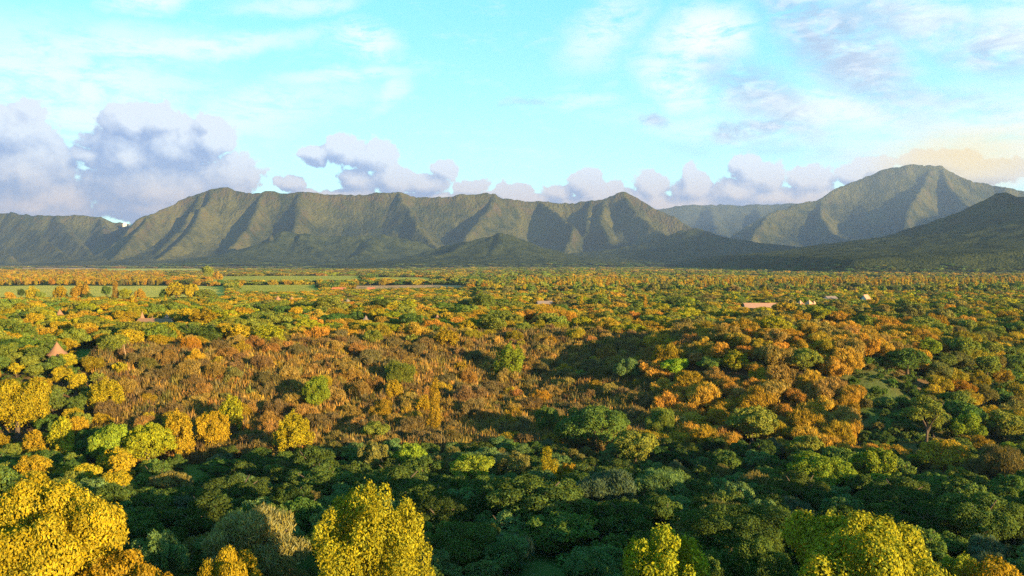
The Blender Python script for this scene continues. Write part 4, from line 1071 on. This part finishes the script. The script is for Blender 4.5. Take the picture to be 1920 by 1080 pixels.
def zone_open(x, y):
    """(kind, tint, radius, height factor, label, group) of what grows here; None where scrub only"""
    px = 960 + HF * x / y; T = float(tops(np.array(x))); B = float(bots(np.array(x)))
    if y < B - 4:
        if px < 330 and y > 150:
            return pick((('dome', 'gold'), 2), (('round', 'mixed'), 3), (('ever', 'green'), 3), (('ever', 'dark'), 2)) + (R.uniform(2.6, 4.2), 1.0, 'leafy tree at the foot of the golden bank', 'trees at the foot of the golden bank')
        if px > 1480 and y > 150:
            return pick((('ever', 'green'), 3), (('round', 'mixed'), 3), (('ever', 'dark'), 3), (('feather', 'olive'), 2), (('dome', 'lime'), 1)) + (R.uniform(2.6, 4.8), .95, 'leafy tree around the side gully below the orange bushes', 'trees around the side gully')
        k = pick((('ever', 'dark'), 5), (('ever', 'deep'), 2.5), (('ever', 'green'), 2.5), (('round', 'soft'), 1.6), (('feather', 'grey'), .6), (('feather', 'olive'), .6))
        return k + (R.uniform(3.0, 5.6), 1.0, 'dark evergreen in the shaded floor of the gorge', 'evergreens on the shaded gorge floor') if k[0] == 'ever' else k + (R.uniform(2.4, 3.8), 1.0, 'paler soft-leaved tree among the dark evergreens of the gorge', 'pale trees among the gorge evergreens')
    if y < T + 4:
        if px < 190:
            return pick((('dome', 'gold'), 3), (('tall', 'gold'), 1), (('round', 'mixed'), 3), (('ever', 'green'), 2), (('feather', 'amber'), 2)) + (R.uniform(2.4, 4.0), 1.0, 'tree on the golden wooded bank', 'trees on the golden bank')
        if px < 1225:
            if R.random() > .27: return None
            return pick((('feather', 'olive'), .8), (('round', 'mixed'), .3), (('feather', 'amber'), 2.5), (('feather', 'rust'), 4), (('feather', 'brown'), 4), (('tall', 'gold'), .2)) + (R.uniform(2.2, 4.2), 1.0, 'small tree growing out of the brown scrub slope', 'small trees in the brown scrub')
        if px < 1735:
            return pick((('feather', 'orange'), 6), (('feather', 'amber'), 3), (('feather', 'rust'), 2.2), (('round', 'mixed'), .45)) + (R.uniform(3.4, 5.8), .95, 'feathery orange bush on the sunlit slope', 'orange bushes on the sunlit slope')
        return pick((('feather', 'olive'), 2), (('round', 'mixed'), 3), (('ever', 'green'), 2), (('feather', 'amber'), 3), (('dome', 'mixed'), 2)) + (R.uniform(3.4, 5.8), .9, 'tree on the mixed green and amber slope past the orange bushes', 'trees on the mixed slope')
    if y < 480:
        if px < 560:
            return pick((('dome', 'gold'), 3), (('round', 'yellow'), 1.5), (('round', 'mixed'), 4), (('ever', 'leaf'), 3), (('feather', 'amber'), 3.5), (('ever', 'dark'), 1)) + (R.uniform(4.2, 6.8), .85, 'tree among the thatched huts beyond the gorge', 'trees among the thatched huts')
        if px < 1250:
            return pick((('feather', 'amber'), 6), (('feather', 'orange'), 3), (('round', 'yellow'), 1.2), (('dome', 'mixed'), 3), (('round', 'green'), 1.2)) + (R.uniform(4.0, 6.6), .8, 'tree or bush on the near edge of the plain above the scrub', 'plants above the scrub slope')
        return pick((('feather', 'amber'), 5), (('feather', 'orange'), 3 if y < 380 else 1.5), (('dome', 'mixed'), 3), (('round', 'yellow'), 1), (('round', 'olive'), 3), (('ever', 'leaf'), .8)) + (R.uniform(4.2, 7.0), .8, 'tree on the plain above the orange slope', 'trees above the orange slope')
    if px < 480:
        return pick((('dome', 'gold'), 2.5), (('feather', 'amber'), 3.5), (('round', 'mixed'), 3), (('ever', 'leaf'), 2), (('ever', 'dark'), 1.2), (('col', 'gold'), .7)) + (R.uniform(4.2, 7.2), .75, 'golden and green tree in front of the meadow', 'trees in front of the meadow')
    return pick((('dome', 'mixed'), 4), (('ever', 'leaf'), 1.6), (('ever', 'dark'), .9), (('feather', 'amber'), 4), (('round', 'yellow'), 1.4), (('round', 'olive'), 1.5), (('feather', 'orange'), 1.2), (('col', 'amber'), .35)) + (R.uniform(4.6, 8.0), .72, 'tree on the wooded plain', 'trees on the wooded plain')

CAPS = {'evergreen_tree': 295, 'broadleaf_tree': 290, 'thorn_bush': 295, 'upright_tree': 120, 'columnar_tree': 120}
COUNT = {}
for o in COL.objects:
    st = o.name.split('.')[0]
    if st in CAPS: COUNT[st] = COUNT.get(st, 0) + 1
PROTO = {}           # (kind, lod, seed) -> an object in the scene that carries that mesh
STUFF = {}           # (kind, key) -> list of points past the limit
def rec(kind, lod, seed, o):
    PROTO.setdefault((kind, lod, seed), o)

def fill_trees():
    cand = []
    for _ in range(60000):
        y = math.sqrt(R.uniform(56 ** 2, 760 ** 2)); a = R.uniform(-.70, .70); x = a * y
        cand.append((y, x))
    cand.sort()
    X = np.array([c[1] for c in cand]); Y = np.array([c[0] for c in cand]); Zs = height(X, Y)
    clr = np.zeros(len(X), bool)
    for P in CLEAR: clr |= in_poly(X, Y, P)
    for i in range(len(X)):
        if clr[i]: continue
        x, y = float(X[i]), float(Y[i]); q = zone(x, y)
        if q is None: continue
        kind, tint, r, hf, label, group = q
        thick = y > 195 and 1225 < 960 + HF * x / y < 1735 and kind == 'feather' and y < 330
        if not DT.free(x, y, r, .60 if thick or (tint in ('rust', 'brown') and kind == 'feather') else .80): continue
        H = KH[kind] * r * hf * R.uniform(.9, 1.2)
        if kind == 'col': r *= .42; H = R.uniform(9, 12)
        if y > 520: H = min(H, (6.0 if y < 620 else 4.6) if px_of(x, y) < 900 else 8.0 if y < 640 else 7.5)
        if y < 110: r *= .8; H *= .8
        if 180 < y < 216 and 350 < px_of(x, y) < 1300: H = min(H, 5.0)
        z = float(Zs[i])
        hr = headroom(x, y, r, z)
        if hr < H:
            if hr < .8: continue
            H = hr; r = min(r, H * 1.1)
            if not DT.free(x, y, r, .80): continue
            kind = 'feather' if kind == 'feather' else 'ever'
        DT.add(x, y, r); nm = NAMES[kind]
        rp = r / y * HF * .533; lod = 'near' if rp > 22 else 'mid' if rp > 8.5 else 'far'
        seed = R.randrange(4 if lod == 'mid' else 3)
        vis = abs(x / y) < .665
        if not vis or COUNT.get(nm, 0) >= CAPS.get(nm, 300):
            STUFF.setdefault((kind, 'far' if lod == 'far' else 'mid'), []).append((x, y, z, r, H / KH[kind], TINT[tint])); continue
        COUNT[nm] = COUNT.get(nm, 0) + 1
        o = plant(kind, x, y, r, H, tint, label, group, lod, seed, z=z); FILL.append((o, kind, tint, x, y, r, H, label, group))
        if o.data is not None: rec(kind, lod, seed, o)

COLOURS = {'leaf': 'leaf-green', 'gold': 'golden', 'amber': 'amber', 'yellow': 'bright yellow', 'lime': 'lime', 'green': 'green', 'soft': 'soft green', 'dark': 'dark green', 'deep': 'very dark green', 'olive': 'olive', 'grey': 'grey-green', 'orange': 'orange', 'rust': 'rusty brown', 'mixed': 'yellow-green', 'brown': 'brown'}
SHAPES = {'dome': 'domed', 'round': 'rounded', 'ever': 'dense', 'feather': 'feathery', 'tall': 'upright', 'col': 'slim'}
def colour(t): return COLOURS[t]
SHORT = [' with ', ' in ', ' at ', ' on ', ' below', ' beside', ' standing', ' behind', ' lit ', ' under', ' next', ' past', ' just', ' between', ' among', ' tucked', ' across', ' above', ' peering', ' catching', ' rising', ' touching', ' alone', ' right ', ' where', ' attached', ' near', ' leaning', ' over', ' caught', ' half', ' from', ' low ', ' high ', ' near', ' halfway', ' cut', ' of ', ' to ', ' poking', ' sunk', ' filling', ',']
def short(l):
    k = min([l.find(q) for q in SHORT if l.find(q) > 8] or [len(l)]); return l[:k].strip()
def label_fill():
    marks = [(o.location.x, o.location.y, short(o['label'])) for o in COL.objects if o.parent is None and o.get('category') and not any(o == f[0] for f in FILL[:0]) and o.name not in FILLN]
    marks = [m for m in marks if m[1] < 900]
    byl = {}
    for (o, kind, tint, x, y, r, H, label, group) in FILL:
        noun = {'feather': 'bush', 'ever': 'evergreen'}.get(kind, 'tree')
        best = min(marks, key=lambda m: math.hypot((m[0] / m[1] - x / y) * 400, (m[1] - y) * .55))
        dy = y - best[1]; dx = (x / y - best[0] / best[1]) * y; d = math.hypot(dx, dy)
        rel = ('behind' if dy > 0 else 'in front of') if abs(dy) > 1.3 * abs(dx) else ('sunward of' if dx > 0 else 'shadeward of')
        l = f"{COLOURS[tint]} {SHAPES[kind]} {noun} {rel} the {best[2]}"
        byl.setdefault(l, []).append((d, o, group, tint))
    ORD = ['closest', 'second closest', 'third closest', 'fourth closest', 'fifth closest', 'sixth closest', 'seventh closest', 'eighth closest', 'ninth closest', 'tenth closest']
    for l, L in byl.items():
        L.sort(key=lambda q: q[0])
        for i, (d, o, group, tint) in enumerate(L):
            o['group'] = group
            o['label'] = l if len(L) == 1 else f'{ORD[i]} {l}' if i < 10 else f'most distant {l}'
            if len(o['label'].split()) > 16: o['label'] = ' '.join(w for w in o['label'].split() if w not in SHAPES.values())
            if i >= 10: o['group'] = f'{group}, {COLOURS[tint]}'
fill_trees()
FILLN = {f[0].name for f in FILL}
label_fill()

# ------------------------------------------------------------------ dry scrub and undergrowth
def brush_mesh(seed, n=260):
    """upright tuft of dry stems and narrow leaves"""
    r = np.random.default_rng(seed + 400); V = []; var = []
    for i in range(n):
        a = r.random() * 6.28; q = r.random() ** .6; x, y = math.cos(a) * q, math.sin(a) * q; h = (2.4 - 1.2 * q) * (.45 + .6 * r.random()); z0 = h * r.random() * .55
        lean = np.array([x, y, 0]) * .25 + r.normal(size=3) * .12; L = .35 + .5 * r.random(); w = .03 + .05 * r.random()
        up = np.array([0, 0, 1.0]) + lean; up /= np.linalg.norm(up); sd = np.cross(up, rand_dirs(1, r)[0]); sd /= np.linalg.norm(sd)
        p = np.array([x, y, z0]); V += [p, p + up * L * .5 + sd * w, p + up * L, p + up * L * .5 - sd * w]; var.append(.6 + .8 * r.random())
    return mesh_from('dry_shrub', np.array(V), np.arange(len(V)), 4, [LEAF], face_attr=var)

def proto_thing(name, me, px, D, s, tint, label, cat):
    x, y, _ = at(px, 700, D); o = link(name, me, None, (x, y, gz(x, y) - .05)); o.scale = s; o['tint'] = (*tint, 1.0); tag(o, label, cat); return o
BR = [proto_thing('dry_shrub', brush_mesh(i), px, D, (1.2, 1.2, 1.25), t, lb, 'dry shrub') for i, (px, D, t, lb) in enumerate([
    (640, 262, TINT['rust'], 'tall rusty dry shrub in the middle of the scrub slope'), (420, 258, TINT['brown'], 'dull brown dry shrub near the slim yellow tree'), (980, 250, TINT['brown'], 'brown dry shrub standing in the shaded hollow')])]
def shrub_mesh(seed, n=130):
    r = np.random.default_rng(seed + 600); big = [(0, 0, .45, .7, .7, .45)] + [(r.normal() * .5, r.normal() * .5, .4 + .2 * r.random(), .4, .4, .35) for _ in range(5)]
    V, var = leaf_cloud(big, n, .2, r, asp=.5, bias=.5); return mesh_from('shrub', V, np.arange(len(V)), 4, [LEAF], face_attr=var)
SH = [proto_thing('shrub', shrub_mesh(i), px, D, (1.3, 1.3, 1.3), t, lb, 'shrub') for i, (px, D, t, lb) in enumerate([
    (1600, 232, TINT['green'], 'low green shrub at the edge of the gully grass'), (352, 178, TINT['dark'], 'low dark shrub beside the grassy gap'), (1052, 96, TINT['green'], 'small green shrub at the rim of the grassy clearing')])]

def scatter(name, label, protos, pts, tilt=0.08):
    """one mass of growth: instances of visible plants on explicit points (x,y,z,sx,sy,sz,rgb)"""
    if not len(pts): return None
    A = np.array([p[:6] for p in pts], np.float32); C = np.ones((len(pts), 4), np.float32); C[:, :3] = [p[6] for p in pts]
    me = bpy.data.meshes.new(name); me.vertices.add(len(pts)); me.vertices.foreach_set('co', A[:, :3].ravel())
    rr = np.random.default_rng(len(pts))
    a = me.attributes.new('scl', 'FLOAT_VECTOR', 'POINT'); a.data.foreach_set('vector', A[:, 3:6].ravel())
    rot = np.stack([rr.normal(size=len(pts)) * tilt, rr.normal(size=len(pts)) * tilt, rr.random(len(pts)) * 6.28], -1).astype(np.float32)
    a = me.attributes.new('rot', 'FLOAT_VECTOR', 'POINT'); a.data.foreach_set('vector', rot.ravel())
    a = me.attributes.new('pick', 'INT', 'POINT'); a.data.foreach_set('value', rr.integers(0, len(protos), len(pts)).astype(np.int32))
    a = me.attributes.new('tint', 'FLOAT_COLOR', 'POINT'); a.data.foreach_set('color', C.ravel())
    o = link(name, me); tag(o, label, kind='stuff')
    ng = bpy.data.node_groups.new(name, 'GeometryNodeTree')
    ng.interface.new_socket(name='Geometry', in_out='INPUT', socket_type='NodeSocketGeometry'); ng.interface.new_socket(name='Geometry', in_out='OUTPUT', socket_type='NodeSocketGeometry')
    N, Lk = ng.nodes, ng.links; gi = N.new('NodeGroupInput'); go = N.new('NodeGroupOutput'); j = N.new('GeometryNodeJoinGeometry')
    for p in protos:
        oi = N.new('GeometryNodeObjectInfo'); oi.transform_space = 'ORIGINAL'; oi.inputs['Object'].default_value = p; oi.inputs['As Instance'].default_value = True
        Lk.new(oi.outputs['Geometry'], j.inputs[0])
    ip = N.new('GeometryNodeInstanceOnPoints'); ip.inputs['Pick Instance'].default_value = True
    def na(nm, t):
        q = N.new('GeometryNodeInputNamedAttribute'); q.data_type = t; q.inputs['Name'].default_value = nm; return q.outputs[0]
    Lk.new(gi.outputs[0], ip.inputs['Points']); Lk.new(j.outputs[0], ip.inputs['Instance']); Lk.new(na('pick', 'INT'), ip.inputs['Instance Index'])
    Lk.new(na('rot', 'FLOAT_VECTOR'), ip.inputs['Rotation']); Lk.new(na('scl', 'FLOAT_VECTOR'), ip.inputs['Scale'])
    Lk.new(ip.outputs[0], go.inputs[0]); md = o.modifiers.new('scatter', 'NODES'); md.node_group = ng
    return o

def vary(t, r, a=.25):
    k = 1 + a * (r.random() * 2 - 1); h = 1 + .18 * (r.random() * 2 - 1); return (t[0] * k * h, t[1] * k, t[2] * k)

def build_scrub():
    r = np.random.default_rng(21); n = 40000
    y = np.sqrt(r.uniform(60 ** 2, 520 ** 2, n)); a = r.uniform(-.69, .69, n); x = a * y; z = height(x, y); px = 960 + HF * a; T = tops(x); B = bots(x)
    clr = np.zeros(n, bool)
    for P in CLEAR: clr |= in_poly(x, y, P)
    brush = []; under = []
    pn = fbm(x / 30, y / 30, 3, 61)
    for i in range(n):
        if clr[i]: continue
        sl = (y[i] > B[i] - 6) and (y[i] < T[i] + 10) and 175 < px[i] < 1260
        if sl:
            t = TINT['rust'] if r.random() < .34 + .9 * (pn[i] - .5) else TINT['brown'] if r.random() < .8 else TINT['olive']
            s = r.uniform(1.1, 1.9); brush.append((x[i], y[i], z[i] - .1, s, s, s * r.uniform(1.1, 1.9), vary(t, r)))
        else:
            if r.random() > (.55 if y[i] < 250 else .8): continue
            if 1575 < px[i] < 1745 and 200 < y[i] < 265 and r.random() < .05: continue
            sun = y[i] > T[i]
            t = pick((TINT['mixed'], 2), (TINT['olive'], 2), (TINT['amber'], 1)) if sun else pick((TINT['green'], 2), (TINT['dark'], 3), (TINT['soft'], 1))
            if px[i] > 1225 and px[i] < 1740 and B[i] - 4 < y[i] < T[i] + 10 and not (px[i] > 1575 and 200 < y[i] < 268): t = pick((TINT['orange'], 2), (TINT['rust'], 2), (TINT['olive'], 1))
            s = r.uniform(.7, 1.7); zt = z[i] + s * .95
            if headroom(x[i], y[i], s * .3, z[i]) < s * .6: continue
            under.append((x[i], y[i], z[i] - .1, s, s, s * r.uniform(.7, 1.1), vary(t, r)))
    m = 20000; y = r.uniform(195, 350, m); x = r.uniform(-165, 75, m); px = 960 + HF * x / y; T = tops(x); B = bots(x); z = height(x, y)
    ok = (y > B - 6) & (y < T + 8) & (px > 175) & (px < 1250); pn = fbm(x / 30, y / 30, 3, 61)
    for i in np.nonzero(ok)[0]:
        t = TINT['rust'] if r.random() < .34 + .9 * (pn[i] - .5) else TINT['brown'] if r.random() < .8 else TINT['olive']
        s = r.uniform(1.0, 1.8); brush.append((x[i], y[i], z[i] - .1, s, s, s * r.uniform(1.1, 1.9), vary(t, r)))
    scatter('scrub', 'rusty brown dry scrub covering the far bank of the gorge', BR, brush)
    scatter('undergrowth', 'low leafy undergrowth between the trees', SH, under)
build_scrub()

# trees past the limit, and the woods out to the mountains
def build_woods():
    r = np.random.default_rng(33)
    def prot(kind, lod): 
        q = [o for (k, l, s), o in PROTO.items() if k == kind and l == lod]
        return q or [o for (k, l, s), o in PROTO.items() if k == kind]
    groups = {}
    for (kind, lod), L in STUFF.items():
        g = groups.setdefault((kind, lod), [])
        for (x, y, z, s, sz, t) in L: g.append((x, y, z, s, s, sz, vary(t, r, .15)))
    # wooded plain, coarser with distance
    n = 90000; D0, D1 = 735.0, 4700.0
    y = D0 * (D1 / D0) ** r.random(n); a = r.uniform(-.74, .74, n); x = a * y
    order = np.argsort(y); x, y = x[order], y[order]; a = a[order]; clr = np.zeros(n, bool)
    for P in CLEAR: clr |= in_poly(x, y, P)
    hh = np.zeros(n)
    for (o, X, Y, H) in HILLS:
        ix = (x - X[0, 0]) / (X[1, 0] - X[0, 0]); iy = (y - Y[0, 0]) / (Y[0, 1] - Y[0, 0]); ok = (ix >= 0) & (ix < X.shape[0] - 1) & (iy >= 0) & (iy < X.shape[1] - 1)
        h = np.zeros(n); h[ok] = H[ix[ok].astype(int), iy[ok].astype(int)]; hh = np.maximum(hh, h)
    z = np.maximum(height(x, y), hh - 1.5); px = 960 + HF * a; wild = fbm(x / 160, y / 160, 3, 71)
    dt = Darts(60.0)
    for i in range(n):
        if clr[i]: continue
        D = y[i]; s = max(5.6, D * .0078) * r.uniform(.6, 1.45); plantation = px[i] < 310 and 1120 < D < 2700
        if plantation: s *= .62
        if px[i] < 400 and (D < 1120 and D > 700): continue
        if not dt.free(x[i], D, s, .78): continue
        dt.add(x[i], D, s)
        H = min(r.uniform(6.5, 10.5), 5 + s * 1.2) * (1.15 if px[i] > 850 else .9)
        if D < 900 and px[i] < 900: H = min(H, 5.5)
        if hh[i] > 22: continue
        if hh[i] > 3: H *= .8
        row = px[i] > 960 and 820 < D < 1080 and r.random() < .5
        if plantation: kind, t, H = ('col' if r.random() < .7 else 'feather'), TINT['amber' if r.random() < .5 else 'olive' if r.random() < .4 else 'gold'], r.uniform(5.5, 9.5)
        elif row: kind, t, H, s = 'col', TINT['amber'], r.uniform(10, 14), s
        elif px[i] > 860 or D > 1500:
            w = wild[i]
            kind, t = pick((('round', TINT['mixed']), 3), (('ever', TINT['leaf']), .3 + 7 * max(0, w - .48) * 4), (('ever', TINT['dark']), .2 + 4 * max(0, w - .53) * 4), (('round', TINT['olive']), 3), (('feather', TINT['amber']), (1 + 8 * max(0, .5 - w) * 4) * (1 if D < 1500 else .4)), (('dome', TINT['yellow']), 1.0))
        else:
            kind, t = pick((('dome', TINT['mixed']), 3), (('ever', TINT['green']), 2), (('feather', TINT['amber']), 3), (('dome', TINT['gold']), 1), (('ever', TINT['dark']), 1))
        if hh[i] > 3: kind, t = pick((('round', TINT['green']), 3), (('ever', TINT['dark']), 2), (('round', TINT['mixed']), 1))
        if kind == 'col': s *= .45
        groups.setdefault((kind, 'far'), []).append((x[i], D, z[i] - .3, s, s, H / KH[kind], vary(t, r, .2)))
    NM = {'dome': 'woods of domed trees', 'round': 'woods of rounded trees', 'ever': 'woods of dense evergreens', 'feather': 'amber bushland', 'col': 'plantation of slim amber trees', 'tall': 'woods of upright trees'}
    for (kind, lod), L in groups.items():
        q = prot(kind, lod)
        if not q: print('no proto', kind, lod); continue
        nmn = {'feather': 'bushland', 'col': 'plantation'}.get(kind, 'woods')
        scatter(nmn, NM.get(kind, 'woods') + (' near the gorge' if lod == 'mid' else ' reaching to the mountains'), q, L, .04)
        print(kind, lod, len(L))
build_woods()

# hedge along the front of the large cane field
def hedge(px0, px1, D0, D1, h, label, tint):
    r = np.random.default_rng(5); x0 = at(px0, 530, D0)[0]; x1 = at(px1, 530, D1)[0]; L = []
    m = int(abs(x1 - x0) / 3) + 2
    for i in range(m):
        t = i / (m - 1); L.append((x1 * t + x0 * (1 - t) - (x0 + x1) / 2, (D1 - D0) * (t - .5), h * .5, 2.4, 1.6, h * (.45 + .15 * r.random())))
    V, var = leaf_cloud(L, 60 * m, .55, r, asp=.5); yc = (D0 + D1) / 2; o = link('hedge', mesh_from('hedge', V, np.arange(len(V)), 4, [LEAF], face_attr=var), None, ((x0 + x1) / 2, yc, gz((x0 + x1) / 2, yc)))
    o['tint'] = (*TINT[tint], 1.0); tag(o, label, 'hedge')
hedge(386, 565, 1128, 1108, 4.2, 'dark hedge along the front of the large cane field', 'dark')
hedge(690, 860, 1170, 1140, 4.0, 'dark hedge under the narrow cane field', 'dark')

# ------------------------------------------------------------------ haze
def haze():
    m = bpy.data.materials.new('haze'); m.cycles.volume_sampling = 'DISTANCE'; m.use_nodes = True; m.node_tree.nodes.clear(); g = G(m.node_tree); out = g.n('ShaderNodeOutputMaterial')
    pv = g.n('ShaderNodeVolumePrincipled'); pv.inputs['Color'].default_value = (.36, .54, .95, 1); pv.inputs['Density'].default_value = HAZE; pv.inputs['Anisotropy'].default_value = 0.2
    g.L.new(pv.outputs[0], out.inputs['Volume'])
    mb = MB(); mb.box(0, 0, 0, 25600, 25600, 1400); o = link('haze', mb.mesh('haze', [m]), None, (0, 0, 1400 / 2 - 26)); tag(o, 'thin bluish haze over the plain and mountains', kind='stuff')
HAZE = 4.0e-5
haze()
